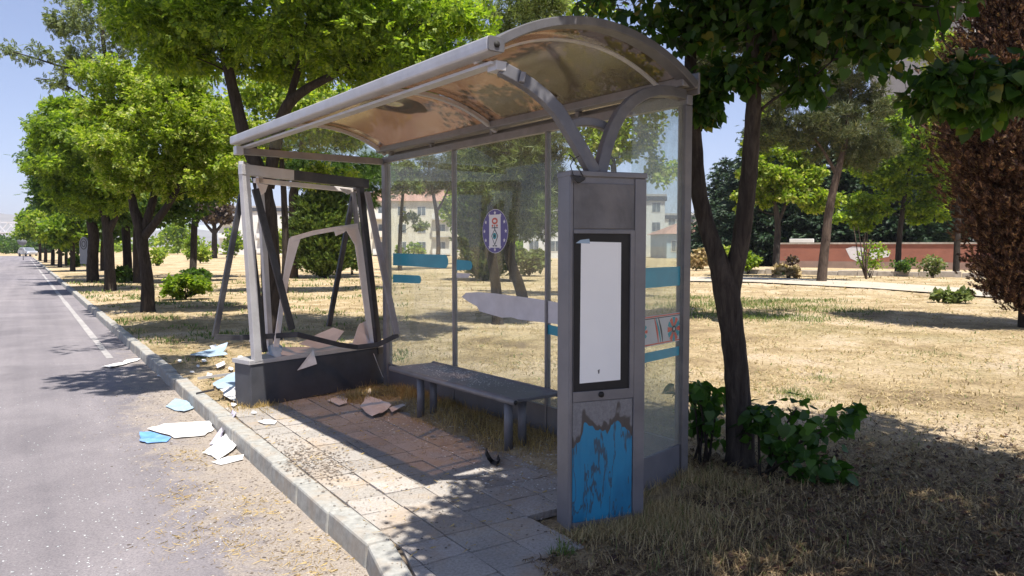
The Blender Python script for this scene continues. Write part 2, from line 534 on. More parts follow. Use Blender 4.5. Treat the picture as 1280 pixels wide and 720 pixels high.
M['leaf_dark'] = mat_leaf('dark_green_leaf', [(0, (0.026, 0.060, 0.010)), (0.6, (0.055, 0.11, 0.015)), (1, (0.11, 0.17, 0.025))], 0.42, 1.8)
M['leaf_grey'] = mat_leaf('grey_green_leaf', [(0, (0.07, 0.10, 0.03)), (0.6, (0.14, 0.175, 0.055)), (1, (0.23, 0.26, 0.10))], 0.4, 1.5)
M['leaf_spruce'] = mat_leaf('spruce_needle', [(0, (0.010, 0.026, 0.012)), (0.7, (0.022, 0.05, 0.020)), (1, (0.05, 0.09, 0.03))], 0.12, 1.3)
M['leaf_pine'] = mat_leaf('pine_needle', [(0, (0.045, 0.060, 0.022)), (0.6, (0.085, 0.105, 0.035)), (1, (0.15, 0.14, 0.055))], 0.25, 1.3)
M['leaf_thuja'] = mat_leaf('thuja_spray', [(0, (0.055, 0.10, 0.02)), (0.6, (0.11, 0.17, 0.03)), (1, (0.20, 0.24, 0.05))], 0.3, 1.4)
M['leaf_dead'] = mat_leaf('dead_brown_spray', [(0, (0.028, 0.014, 0.011)), (0.45, (0.072, 0.033, 0.023)), (0.8, (0.15, 0.072, 0.043)), (0.96, (0.30, 0.18, 0.09)), (1, (0.10, 0.10, 0.03))], 0.25, 1.2, 0.7)
M['leaf_plum'] = mat_leaf('brown_purple_leaf', [(0, (0.045, 0.028, 0.022)), (0.6, (0.085, 0.055, 0.038)), (1, (0.15, 0.11, 0.06))], 0.3, 1.2)
M['straw'] = mat_leaf('dry_straw', [(0, (0.24, 0.175, 0.09)), (0.5, (0.45, 0.34, 0.185)), (0.88, (0.60, 0.475, 0.28)), (0.93, (0.16, 0.20, 0.06)), (1, (0.10, 0.16, 0.04))], 0.3, 1.1, 0.75)
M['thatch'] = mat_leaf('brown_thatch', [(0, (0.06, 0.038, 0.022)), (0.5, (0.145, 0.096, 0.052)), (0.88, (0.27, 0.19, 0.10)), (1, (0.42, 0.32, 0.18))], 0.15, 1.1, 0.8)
M['hay'] = mat_leaf('golden_hay', [(0, (0.27, 0.18, 0.07)), (0.5, (0.45, 0.32, 0.13)), (1, (0.58, 0.44, 0.20))], 0.3, 1.1, 0.7)
M['freshgrass'] = mat_leaf('fresh_grass', [(0, (0.06, 0.11, 0.02)), (0.6, (0.12, 0.18, 0.04)), (1, (0.24, 0.26, 0.09))], 0.3, 1.3, 0.6)
M['gravel'] = mat_leaf('gravel_bits', [(0, (0.07, 0.055, 0.045)), (0.6, (0.20, 0.16, 0.125)), (1, (0.42, 0.36, 0.30))], 0.0, 1.0, 0.9)
M['shard'] = mat_leaf('glass_crumbs', [(0, (0.55, 0.6, 0.62)), (1, (0.86, 0.87, 0.88))], 0.1, 1.0, 0.2)
# --- buildings
M['cream'] = mat_worn('cream_render', (0.62, 0.58, 0.49), 0.9, 0, 0.08, 0.6, (0.4, 0.36, 0.28), 0.3, 0.05)
M['wrender'] = mat_worn('white_render', (0.62, 0.61, 0.59), 0.9, 0, 0.06, 0.6, (0.5, 0.48, 0.45), 0.3, 0.05)
M['brender'] = mat_worn('blue_grey_render', (0.34, 0.42, 0.50), 0.9, 0, 0.08, 0.6, (0.4, 0.42, 0.45), 0.3, 0.05)
M['grender'] = mat_worn('grey_render', (0.36, 0.35, 0.345), 0.9, 0, 0.08, 0.6, (0.3, 0.28, 0.26), 0.3, 0.05)
M['tile'] = mat_worn('red_roof_tile', (0.36, 0.21, 0.16), 0.85, 0, 0.25, 4, (0.3, 0.14, 0.09), 0.5, 0.2)
M['fascia'] = mat_worn('dark_fascia', (0.05, 0.055, 0.07), 0.6, 0, 0.2, 2)
M['wglass'] = mat_worn('window_glass', (0.13, 0.15, 0.17), 0.12, 0, 0.4, 0.7)
M['redwall'] = mat_worn('red_painted_wall', (0.25, 0.098, 0.068), 0.85, 0, 0.15, 1.2, (0.30, 0.12, 0.08), 0.6, 0.1)
M['plinth'] = mat_worn('wall_plinth', (0.26, 0.17, 0.14), 0.9, 0, 0.2, 1.5, (0.2, 0.16, 0.13), 0.6, 0.1)
M['carpaint'] = mat_worn('silver_car_paint', (0.42, 0.43, 0.45), 0.3, 0.5, 0.05, 2)
M['signgrey'] = mat_worn('grey_sign_metal', (0.22, 0.23, 0.245), 0.5, 0.2, 0.12, 4, (0.3, 0.29, 0.28), 0.4)
M['bridge'] = mat_worn('pale_bridge_steel', (0.58, 0.57, 0.60), 0.6, 0.1, 0.08, 0.5)


# ------------------------------------------------------------------ mesh builder (authored in world space)
class MB:
    def __init__(self):
        self.v, self.f, self.mi, self.cur, self.smooth = [], [], [], 0, []
        self.sm = False

    def add(self, verts, faces):
        o = len(self.v)
        self.v += [tuple(x) for x in verts]
        for f in faces:
            self.f.append([o + i for i in f]); self.mi.append(self.cur); self.smooth.append(self.sm)
        return self

    def hexa(self, c):
        return self.add(c, [(0, 3, 2, 1), (4, 5, 6, 7), (0, 1, 5, 4), (1, 2, 6, 5), (2, 3, 7, 6), (3, 0, 4, 7)])

    def sbox(self, u0, u1, v0, v1, z0, z1):                      # box in shelter coordinates
        return self.hexa([W(u0, v0, z0), W(u1, v0, z0), W(u1, v1, z0), W(u0, v1, z0), W(u0, v0, z1), W(u1, v0, z1), W(u1, v1, z1), W(u0, v1, z1)])

    def fbox(self, F, a0, a1, b0, b1, z0, z1):                   # box in the frame F(a, b, z)
        return self.hexa([F(a0, b0, z0), F(a1, b0, z0), F(a1, b1, z0), F(a0, b1, z0), F(a0, b0, z1), F(a1, b0, z1), F(a1, b1, z1), F(a0, b1, z1)])

    def bar(self, p, q, w, t, wd=Vector((0, 0, 1))):             # rectangular bar p -> q, w along wd, t across
        p, q = Vector(p), Vector(q)
        d = (q - p).normalized()
        a = (Vector(wd) - d * d.dot(wd))
        if a.length < 1e-4:
            a = d.orthogonal()
        a.normalize()
        b = d.cross(a)
        c = []
        for e in (p, q):
            for (i, j) in ((-1, -1), (1, -1), (1, 1), (-1, 1)):
                c.append(e + a * (w / 2 * i) + b * (t / 2 * j))
        return self.hexa(c)

    def sweep(self, pts, w, t, wd):                              # rectangular section along a polyline
        pts = [Vector(p) for p in pts]
        rings = []
        for i, p in enumerate(pts):
            d = (pts[min(i + 1, len(pts) - 1)] - pts[max(i - 1, 0)]).normalized()
            a = (Vector(wd) - d * d.dot(wd)).normalized()
            b = d.cross(a)
            rings.append([p + a * (w / 2 * x) + b * (t / 2 * y) for (x, y) in ((-1, -1), (1, -1), (1, 1), (-1, 1))])
        o = []
        for r in rings:
            o += r
        fs = []
        for i in range(len(pts) - 1):
            for k in range(4):
                fs.append((i * 4 + k, i * 4 + (k + 1) % 4, i * 4 + 4 + (k + 1) % 4, i * 4 + 4 + k))
        e = (len(pts) - 1) * 4
        fs += [(3, 2, 1, 0), (e, e + 1, e + 2, e + 3)]
        return self.add(o, fs)

    def tube(self, pts, radii, n=10, cap=True, jag=0.0):
        pts = [Vector(p) for p in pts]
        if isinstance(radii, (int, float)):
            radii = [radii] * len(pts)
        d = (pts[1] - pts[0]).normalized()
        a = d.orthogonal().normalized()
        o, fs = [], []
        for i, p in enumerate(pts):
            d = (pts[min(i + 1, len(pts) - 1)] - pts[max(i - 1, 0)]).normalized()
            a = (a - d * d.dot(a)).normalized()
            b = d.cross(a)
            for k in range(n):
                th = 2 * pi * k / n
                rr = radii[i] * (1 + (random.uniform(-jag, jag) if jag else 0))
                o.append(p + a * (rr * cos(th)) + b * (rr * sin(th)))
        for i in range(len(pts) - 1):
            for k in range(n):
                fs.append((i * n + k, i * n + (k + 1) % n, i * n + n + (k + 1) % n, i * n + n + k))
        if cap:
            fs.append(tuple(reversed(range(n))))
            fs.append(tuple(range((len(pts) - 1) * n, len(pts) * n)))
        s = self.sm
        self.sm = True
        self.add(o, fs)
        self.sm = s
        return self

    def prism(self, poly, off):                                  # polygon extruded by the vector off
        n = len(poly)
        poly = [Vector(p) for p in poly]
        o = poly + [p + Vector(off) for p in poly]
        fs = [tuple(reversed(range(n))), tuple(range(n, 2 * n))]
        for k in range(n):
            fs.append((k, (k + 1) % n, n + (k + 1) % n, n + k))
        return self.add(o, fs)

    def build(self, name, mat, parent=None, bevel=0.0, kind=None, origin=None):
        me = bpy.data.meshes.new(name)
        if parent is not None:
            inv = WM[parent.name].inverted()
        elif origin is not None:
            inv = Matrix.Translation(-Vector(origin))
        else:
            inv = Matrix.Identity(4)
        vs = [tuple(inv @ Vector(p)) for p in self.v]
        me.from_pydata(vs, [], self.f)
        mats = mat if isinstance(mat, list) else [mat]
        for x in mats:
            me.materials.append(x)
        me.polygons.foreach_set('material_index', self.mi)
        me.polygons.foreach_set('use_smooth', self.smooth)
        bm = bmesh.new(); bm.from_mesh(me)
        bmesh.ops.recalc_face_normals(bm, faces=bm.faces)
        bm.to_mesh(me); bm.free()
        ob = bpy.data.objects.new(name, me)
        COL.objects.link(ob)
        if parent is not None:
            ob.parent = parent
            WM[ob.name] = WM[parent.name]
        elif origin is not None:
            ob.location = origin
            WM[ob.name] = Matrix.Translation(Vector(origin))
        else:
            WM[ob.name] = Matrix.Identity(4)
        if bevel > 0:
            b = ob.modifiers.new('bevel', 'BEVEL')
            b.width = bevel; b.segments = 2; b.limit_method = 'ANGLE'; b.angle_limit = R(40)
            b.harden_normals = False
        if kind:
            ob['kind'] = kind
        return ob


WM = {}


def tag(o, label, cat, group=None, kind=None):
    o['label'] = label
    o['category'] = cat
    if group: o['group'] = group
    if kind: o['kind'] = kind
    return o


def thing(name, label, cat, loc, rz=0.0, group=None):
    o = bpy.data.objects.new(name, None)
    COL.objects.link(o)
    o.location = loc
    o.rotation_euler = (0, 0, rz)
    o.empty_display_size = 0.1
    WM[o.name] = Matrix.Translation(Vector(loc)) @ Matrix.Rotation(rz, 4, 'Z')
    return tag(o, label, cat, group)


def np_mesh(name, verts, tris, mat, parent=None, kind=None, smooth=False):
    verts = np.asarray(verts, np.float32)
    tris = np.asarray(tris, np.int32)
    if parent is not None:
        verts = verts - np.array(WM[parent.name].translation, np.float32)
    me = bpy.data.meshes.new(name)
    me.vertices.add(len(verts)); me.vertices.foreach_set('co', verts.ravel())
    me.loops.add(len(tris) * 3); me.loops.foreach_set('vertex_index', tris.ravel())
    me.polygons.add(len(tris))
    me.polygons.foreach_set('loop_start', np.arange(0, len(tris) * 3, 3, dtype=np.int32))
    me.update(calc_edges=True)
    me.materials.append(mat)
    ob = bpy.data.objects.new(name, me)
    COL.objects.link(ob)
    if parent is not None:
        ob.parent = parent
        WM[ob.name] = WM[parent.name]
    if kind:
        ob['kind'] = kind
    return ob


# ------------------------------------------------------------------ leaf scattering
def unit(a):
    return a / np.maximum(np.linalg.norm(a, axis=-1, keepdims=True), 1e-9)


def T_diamond(w=0.34, fold=0.07):
    return np.array([(0, 0, 0), (w, .45, fold), (0, 1, -.05), (-w, .45, fold)]), np.array([(0, 1, 2), (0, 2, 3)])


def T_heart():
    v = np.array([(0, .06, 0), (.30, -.06, .05), (.52, .22, .09), (.36, .62, .05), (0, 1.08, -.14), (-.36, .62, .05), (-.52, .22, .09), (-.30, -.06, .05), (0, .45, -.01)])
    f = np.array([(0, 1, 8), (1, 2, 8), (2, 3, 8), (3, 4, 8), (4, 5, 8), (5, 6, 8), (6, 7, 8), (7, 0, 8)])
    return v, f


def T_pinnate(k=3):
    vs, fs = [], []
    def leaflet(ox, oy, ang, s):
        b = len(vs)
        for (x, y, z) in ((0, 0, 0), (.17, .22, .03), (0, .48, -.03), (-.17, .22, .03)):
            x, y = x * s, y * s
            vs.append((ox + x * cos(ang) - y * sin(ang), oy + x * sin(ang) + y * cos(ang), z * s - 0.12 * oy * oy))
        fs.extend([(b, b + 1, b + 2), (b, b + 2, b + 3)])
    for i in range(k):
        y = 0.18 + 0.6 * i / k
        leaflet(.01, y, -1.1, .9); leaflet(-.01, y, 1.1, .9)
    leaflet(0, .72, 0, .9)
    return np.array(vs), np.array(fs)


def T_needles(k=9, spread=0.9, w=0.035, seed=3):
    r = random.Random(seed)
    vs, fs = [], []
    for i in range(k):
        th = 2 * pi * i / k + r.uniform(-.3, .3)
        ph = r.uniform(0.25, spread)
        d = Vector((sin(ph) * cos(th), cos(ph), sin(ph) * sin(th))) * r.uniform(.75, 1.05)
        s = d.cross(Vector((r.uniform(-1, 1), r.uniform(-1, 1), r.uniform(-1, 1)))).normalized() * w
        b = len(vs)
        vs += [tuple(-s), tuple(s), tuple(d)]
        fs.append((b, b + 1, b + 2))
    return np.array(vs), np.array(fs)


def T_spray(k=5, w=0.10, seed=5):
    """flat feathery frond: a midrib blade with side blades"""
    r = random.Random(seed)
    vs, fs = [], []
    def blade(ox, oy, ang, ln, ww):
        b = len(vs)
        c, s = cos(ang), sin(ang)
        for (x, y, z) in ((-ww, 0, 0), (ww, 0, .02), (ww * .4, ln * .6, .05), (0, ln, -.02)):
            vs.append((ox + x * c - y * s, oy + x * s + y * c, z + r.uniform(-.03, .03)))
        fs.extend([(b, b + 1, b + 2), (b, b + 2, b + 3)])
    blade(0, 0, 0, 1.0, w * .7)
    for i in range(k):
        y = .1 + .65 * i / k
        blade(0, y, -.75 + r.uniform(-.2, .2), .5 * (1 - .5 * i / k), w * .6)
        blade(0, y, .75 + r.uniform(-.2, .2), .5 * (1 - .5 * i / k), w * .6)
    return np.array(vs), np.array(fs)


def scatter(tmpl, pos, dirs, nors, sc):
    tv, tf = tmpl
    N, k = len(pos), len(tv)
    y = unit(dirs)
    x = unit(np.cross(y, nors))
    z = np.cross(x, y)
    v = (tv[None, :, 0:1] * x[:, None] + tv[None, :, 1:2] * y[:, None] + tv[None, :, 2:3] * z[:, None]) * sc[:, None, None] + pos[:, None]
    f = tf[None] + (np.arange(N) * k)[:, None, None]
    return v.reshape(-1, 3), f.reshape(-1, 3)


def join(parts):
    vs, fs, o = [], [], 0
    for v, f in parts:
        vs.append(v); fs.append(f + o); o += len(v)
    return np.concatenate(vs), np.concatenate(fs)


def ell_clumps(ells, g):
    out = []
    for (c, r, n, rc) in ells:
        d = unit(g.normal(size=(n, 3)))
        rad = 0.30 + 0.70 * g.random((n, 1)) ** 0.6
        p = np.array(c) + d * rad * np.array(r)
        out += [(Vector(q), rc * g.uniform(.75, 1.3)) for q in p]
    return out


def grow(mb, trunks, clumps, g, min_r=0.006, twigs=0, sides=5, start=0.45):
    """tapered trunk and limbs, then one curved branch from the nearest wood to every leaf clump"""
    nodes = []
    for path in trunks:
        pts = [Vector(p) for p, r in path]
        rad = [r for p, r in path]
        fine, fr = [], []
        for i in range(len(pts) - 1):
            p0 = pts[max(i - 1, 0)]; p1 = pts[i]; p2 = pts[i + 1]; p3 = pts[min(i + 2, len(pts) - 1)]
            for k in range(5):
                t = k / 5
                q = 0.5 * ((2 * p1) + (p2 - p0) * t + (2 * p0 - 5 * p1 + 4 * p2 - p3) * t * t + (3 * p1 - p0 - 3 * p2 + p3) * t ** 3)
                fine.append(q); fr.append(rad[i] * (1 - t) + rad[i + 1] * t)
        fine.append(pts[-1]); fr.append(rad[-1])
        mb.tube(fine, fr, 12, True, 0.05)
        n = len(fine)
        for i in range(int(n * start) if path is trunks[0] else 2, n):
            nodes.append((fine[i], fr[i]))
    P = np.array([tuple(q) for q, r in nodes]); RR = [r for q, r in nodes]
    cl = sorted(clumps, key=lambda c: np.min(np.linalg.norm(P - np.array(c[0]), axis=1)))
    for c, rc in cl:
        ca = np.array(c)
        d = np.linalg.norm(P - ca, axis=1) + np.maximum(0, P[:, 2] - c.z + 0.15) * 1.5
        i = int(np.argmin(d))
        s = Vector(P[i]); L = (c - s).length
        if L < 0.05:
            continue
        r0 = max(min_r * 1.3, min(RR[i] * 0.62, 0.010 + 0.013 * L))
        up = Vector((0, 0, 1))
        mid1 = s + (c - s) * 0.35 + up * (0.10 * L) + Vector(g.normal(size=3)) * 0.05 * L
        mid2 = s + (c - s) * 0.7 + up * (0.09 * L) + Vector(g.normal(size=3)) * 0.05 * L
        pts = [s, mid1, mid2, c]
        rd = [r0, r0 * .75, r0 * .5, max(min_r * .6, r0 * .25)]
        mb.tube(pts, rd, sides, False)
        P = np.vstack([P, [tuple(mid1), tuple(mid2), tuple(c)]])
        RR += rd[1:]
        for _ in range(twigs):
            e = c + Vector(g.normal(size=3)) * rc * 0.7
            mb.tube([c, (c + e) / 2 + up * 0.03, e], [min_r * .7, min_r * .5, min_r * .3], 3, False)


def clump_leaves(tmpl, clumps, per, size, g, flat=0.65, droop=0.15, updir=0.5, spread=0.55):
    pos, rel = [], []
    for c, rc in clumps:
        n = max(3, int(per * g.uniform(.7, 1.3)))
        d = unit(g.normal(size=(n, 3))) * (g.random((n, 1)) ** 0.45) * rc
        d[:, 2] *= flat
        pos.append(np.array(c) + d); rel.append(d / rc)
    pos = np.concatenate(pos); rel = np.concatenate(rel)
    N = len(pos)
    dirs = rel * spread + g.normal(size=(N, 3)) * 0.5 + np.array([0, 0, -droop])
    nors = g.normal(size=(N, 3)) * 0.45 + rel * 0.5 + np.array([0, 0, updir])
    sc = size * g.uniform(.65, 1.25, N)
    return scatter(tmpl, pos, dirs, nors, sc)


def tree(name, label, cat, base, trunks, ells, tmpl, per, size, leafmat, bark, seed, group=None, droop=.15, flat=.65, twigs=0, extra=None, start=.45, updir=.5):
    g = np.random.default_rng(seed)
    root = thing(name, label, cat, base, 0, group)
    cl = ell_clumps(ells, g)
    mb = MB()
    grow(mb, trunks, cl, g, twigs=twigs, start=start)
    mb.build('trunk', bark, root)
    v, f = clump_leaves(tmpl, cl, per, size, g, flat, droop, updir)
    if extra:
        v, f = join([(v, f)] + extra)
    np_mesh('crown', v, f, leafmat, root)
    return root


# ------------------------------------------------------------------ world, sun
TOSUN_H = -(U - V * 0.20).normalized()
EL = R(68)
tosun = Vector((TOSUN_H.x * cos(EL), TOSUN_H.y * cos(EL), sin(EL)))
wd = bpy.data.worlds.new('World')
scene.world = wd
wd.use_nodes = True
wn, wl = wd.node_tree.nodes, wd.node_tree.links
wn.clear()
sky = wn.new('ShaderNodeTexSky')
sky.sky_type = 'NISHITA'
sky.sun_disc = False
sky.sun_elevation = EL
sky.sun_rotation = math.atan2(tosun.x, tosun.y)
sky.altitude = 1800
sky.air_density = 1.0
sky.dust_density = 0.4
sky.ozone_density = 4.5
bg = wn.new('ShaderNodeBackground')
bg.inputs[1].default_value = 0.112
wo = wn.new('ShaderNodeOutputWorld')
gam = wn.new('ShaderNodeGamma')
gam.inputs[1].default_value = 0.72
wl.new(sky.outputs[0], gam.inputs[0])
tintn = wn.new('ShaderNodeMix'); tintn.data_type = 'RGBA'; tintn.blend_type = 'MULTIPLY'
tintn.inputs[0].default_value = 1.0
tintn.inputs[7].default_value = (1.0, 0.93, 1.04, 1)
wl.new(gam.outputs[0], tintn.inputs[6])
wl.new(tintn.outputs[2], bg.inputs[0]); wl.new(bg.outputs[0], wo.inputs[0])
sd = bpy.data.lights.new('sun', 'SUN')
sd.energy = 4.2
sd.angle = R(0.53)
sd.color = (1.0, 0.955, 0.88)
so = bpy.data.objects.new('sun', sd)
COL.objects.link(so)
so.location = (5, -5, 20)
so.rotation_euler = tosun.to_track_quat('Z', 'Y').to_euler()
vs_ = scene.view_settings
vs_.view_transform = 'Standard'
vs_.look = 'None'
vs_.gamma = 1.0
vs_.exposure = 1.22
scene.cycles.max_bounces = 10
scene.cycles.transparent_max_bounces = 24
scene.cycles.diffuse_bounces = 4
scene.cycles.sample_clamp_indirect = 6.0
scene.cycles.use_denoising = True

#@@GEOMETRY
# ------------------------------------------------------------------ ground
def sd_of(x, y):
    qx, qy = x - K0.x, y - K0.y
    s = qx * KD.x + qy * KD.y
    d = qx * KN.x + qy * KN.y
    det = (-KB.x) * KN.y - (-KB.y) * KN.x
    s2 = (qx * KN.y - qy * KN.x) / det
    d2 = ((-KB.x) * qy - (-KB.y) * qx) / det
    neg = s < 0
    return np.where(neg, s2, s), np.where(neg, d2, d)


def wob(x, y, k=1.0):
    return (np.sin(1.7 * k * x + 0.6) * np.cos(2.3 * k * y + 1.1) + 0.6 * np.sin(4.1 * k * x - 3.2 * k * y) + 0.4 * np.cos(7.3 * k * x + 5.9 * k * y + 2))/2.0


def sm(a, b, x):
    t = np.clip((x - a) / (b - a), 0, 1)
    return t * t * (3 - 2 * t)


def plat_mask(s, d):
    w = wob(s, d, 1.6)
    return (s > -1.75) & (s < 4.0) & (d > 0) & (d < np.where(s < -0.55, 0.76 + 0.05 * w, np.where(s < -.27, 1.02 + .06 * w, 2.35)))


def ground_h(x, y):
    s, d = sd_of(x, y)
    w = wob(x, y, 2.1)
    lawn = -0.02 + 0.018 * w + 0.012 * wob(x, y, 6.3) + 0.02 * sm(8, 30, np.abs(d)) * wob(x, y, 0.12)
    dirt = -0.06 + 0.10 * sm(1.40, 1.75, d + 0.14 * w) + 0.085 * sm(3.25, 3.75, s + 0.16 * w) * sm(0.9, 1.5, d)
    z = np.where(plat_mask(s, d), np.minimum(dirt, 0.035 + 0.012 * w), lawn)
    z = np.where(d < 0.14, -0.26, z)
    z = np.where(d < -13.2, -0.15 + 0.03 * w, z)
    return z


def axis(segs):
    out = []
    for a, b, st in segs:
        n = max(1, int(round((b - a) / st)))
        out += [a + (b - a) * i / n for i in range(n)]
    out.append(segs[-1][1])
    return np.array(out)


SA_ = axis([(-4000, -400, 400), (-400, -60, 20), (-60, -14, 2), (-14, -4, .35), (-4, 8, .07), (8, 20, .25), (20, 60, 1.5), (60, 200, 8), (200, 600, 40), (600, 5000, 440)])
DA_ = axis([(-3000, -300, 300), (-300, -13.3, 30), (-13.3, -13.1, .2), (-13.1, 0, 2.2), (0, 0.13, .13), (0.13, 0.15, .02), (0.15, 6, .07), (6, 14, .3), (14, 60, 2), (60, 300, 15), (300, 5000, 500)])
SS, DD = np.meshgrid(SA_, DA_, indexing='ij')
k0, kd, kb, kn = (np.array(a)[:2] for a in (K0, KD, KB, KN))
XY = np.where(SS[..., None] >= 0, k0 + kd * SS[..., None], k0 + kb * (-SS[..., None])) + kn * DD[..., None]
ZZ = ground_h(XY[..., 0], XY[..., 1])
gv = np.dstack([XY, ZZ]).reshape(-1, 3)
ns, nd = SS.shape
ii, jj = np.meshgrid(np.arange(ns - 1), np.arange(nd - 1), indexing='ij')
a_ = (ii * nd + jj).ravel(); b_ = a_ + 1; c_ = a_ + nd; d_ = c_ + 1
gt = np.concatenate([np.stack([a_, b_, c_], 1), np.stack([b_, d_, c_], 1)])
# keep normals upward
p0, p1, p2 = gv[gt[0, 0]], gv[gt[0, 1]], gv[gt[0, 2]]
if np.cross(p1 - p0, p2 - p0)[2] < 0:
    gt = gt[:, [0, 2, 1]]
lawn = np_mesh('ground', gv, gt, M['lawn'], kind='structure')
lawn.data.polygons.foreach_set('use_smooth', [True] * len(lawn.data.polygons))
lawn['label'] = 'dry straw coloured lawn with bare soil beside the road'

# road sheet with metre UVs
rs = axis([(-14, -2, 1), (-2, 12, .5), (12, 60, 3), (60, 168, 12)])
rd = np.array([0.06, -0.4, -1, -2, -4, -8, -13.15])
mb = MB()
me = bpy.data.meshes.new('road')
vv, ff, uvs = [], [], []
for s in rs:
    for d in rd:
        vv.append(tuple(KP(s, d, -0.14)))
        uvs.append((s, -d))
for i in range(len(rs) - 1):
    for j in range(len(rd) - 1):
        a = i * len(rd) + j
        ff.append((a, a + len(rd), a + len(rd) + 1, a + 1))
me.from_pydata(vv, [], ff)
uvl = me.uv_layers.new(name='metres')
for lp in me.loops:
    uvl.data[lp.index].uv = uvs[lp.vertex_index]
me.materials.append(M['road'])
bm = bmesh.new(); bm.from_mesh(me)
bmesh.ops.recalc_face_normals(bm, faces=bm.faces)
if bm.faces[:][0].normal.z < 0:
    bmesh.ops.reverse_faces(bm, faces=bm.faces)
bm.to_mesh(me); bm.free()
road = bpy.data.objects.new('road', me); COL.objects.link(road); road['kind'] = 'structure'
road['label'] = 'worn grey asphalt road running off to the left'

mb = MB()
for s in np.arange(9.7, 120, 3.0):
    e = s + 3.0
    w0 = 0.055 + 0.008 * sin(s * 3)
    mb.add([KP(s, -0.40 - w0, -0.1355), KP(s, -0.40 + w0, -0.1355), KP(e, -0.40 + w0, -0.1355), KP(e, -0.40 - w0, -0.1355)], [(0, 1, 2, 3)])
mb.build('road_marking', M['line'], kind='structure')

mb = MB()
s = -3.6
while s < 130:
    Lk = 0.62 if s < 30 else 4.0
    e = s + Lk - 0.008
    h = 0.004 + random.uniform(-.006, .006)
    tl = random.uniform(-.006, .006)
    if 5.0 < s < 7.6:
        h += random.uniform(-.02, .012); tl = random.uniform(-.018, .018)
    w = 0.15
    o = random.uniform(-.006, .006)
    c = [KP(s, o - .012, -.26), KP(e, o - .012 + tl, -.26), KP(e, o + w + tl, -.26), KP(s, o + w, -.26), KP(s, o + .004, h), KP(e, o + .004 + tl, h + tl * .3), KP(e, o + w + tl, h + tl * .3), KP(s, o + w, h)]
    mb.hexa(c)
    s += Lk
mb.build('kerb', M['kerb'], bevel=0.016, kind='structure')

# paving slabs of the stop
mb = MB()
T = 0.283
def clip_left(poly, p0, nrm):
    out = []
    for k in range(len(poly)):
        p, q = poly[k], poly[(k + 1) % len(poly)]
        dp_, dq_ = (p - p0).dot(nrm), (q - p0).dot(nrm)
        if dp_ >= 0:
            out.append(p)
        if (dp_ >= 0) != (dq_ >= 0):
            out.append(p.lerp(q, dp_ / (dp_ - dq_)))
    return out


KBN = Vector((-KB.y, KB.x, 0))
if KBN.dot(KN) < 0:
    KBN = -KBN


def SP(s, d, z):
    return K0 + KD * s + KN * d + Vector((0, 0, z))


for i in range(-6, 15):
    for j in range(-3, 8):
        if i >= 0 and j < 0:
            continue
        s0, s1 = i * T, (i + 1) * T - 0.008
        d0, d1 = 0.157 + j * T, 0.157 + (j + 1) * T - 0.008
        if s0 < -.6 and d1 > .80:
            continue
        if s0 < -.25 and d1 > 1.1:
            continue
        hz = random.uniform(-.003, .003)
        base = [SP(s0, d0, 0), SP(s1, d0, 0), SP(s1, d1, 0), SP(s0, d1, 0)]
        if i < 0:
            base = clip_left(base, K0 + KBN * .157, KBN)
            if len(base) < 3 or max((p - q).length for p in base for q in base) < .08:
                continue
        c_ = sum(base, Vector()) / len(base)
        tx, ty = random.uniform(-.02, .02), random.uniform(-.02, .02)
        top = [p + Vector((0, 0, hz + (p.x - c_.x) * tx + (p.y - c_.y) * ty)) for p in base]
        n_ = len(base)
        mb.add([p - Vector((0, 0, .05)) for p in base] + top, [tuple(reversed(range(n_))), tuple(range(n_, 2 * n_))] + [(k, (k + 1) % n_, n_ + (k + 1) % n_, n_ + k) for k in range(n_)])
pv = mb.build('pavement', M['paver'], bevel=0.006, kind='structure')
pv['label'] = 'square concrete paving slabs of the bus stop platform'
mb = MB()
mb.add([KP(-1.75, .14, -.024), KP(-0.001, .14, -.024), KP(-0.001, 0.72, -.024), KP(-1.75, .72, -.024)], [(0, 1, 2, 3)])
mb.add([KP(0, .14, -.014), KP(4.0, .14, -.014), KP(4.0, 1.75, -.014), KP(0, 1.75, -.014)], [(0, 1, 2, 3)])
mb.add([KP(-.56, .721, -.02), KP(-0.001, .721, -.02), KP(-0.001, 1.0, -.02), KP(-.56, 1.0, -.02)], [(0, 1, 2, 3)])
mb.build('paving_bed', M['joint'], kind='structure')

# pale path and stone edging in the back of the lawn
pl = [gp(800, 346), gp(940, 347), gp(1090, 353), gp(1225, 362), gp(1420, 374)]
pr = [gp(800, 351), gp(940, 353), gp(1090, 361), gp(1225, 371), gp(1420, 386)]
mb = MB()
for i in range(4):
    mb.add([pl[i] + Vector((0, 0, .03)), pl[i + 1] + Vector((0, 0, .03)), pr[i + 1] + Vector((0, 0, .03)), pr[i] + Vector((0, 0, .03))], [(0, 1, 2, 3)])
mb.build('path', M['pathc'], kind='structure')
mb = MB()
e0, e1 = gp(915, 341), gp(1260, 347.5)
nst = 14
for i in range(nst):
    a = e0.lerp(e1, i / nst); b = e0.lerp(e1, (i + .97) / nst)
    hh = .26 + random.uniform(-.05, .05)
    mb.bar(a + Vector((0, 0, hh / 2 - .03)), b + Vector((0, 0, hh / 2 - .03)), hh + .06, .34)
ob = mb.build('stone_edging', M['edging'], bevel=.02)
tag(ob, 'low stone edging along the planting strip before the red wall', 'edging')

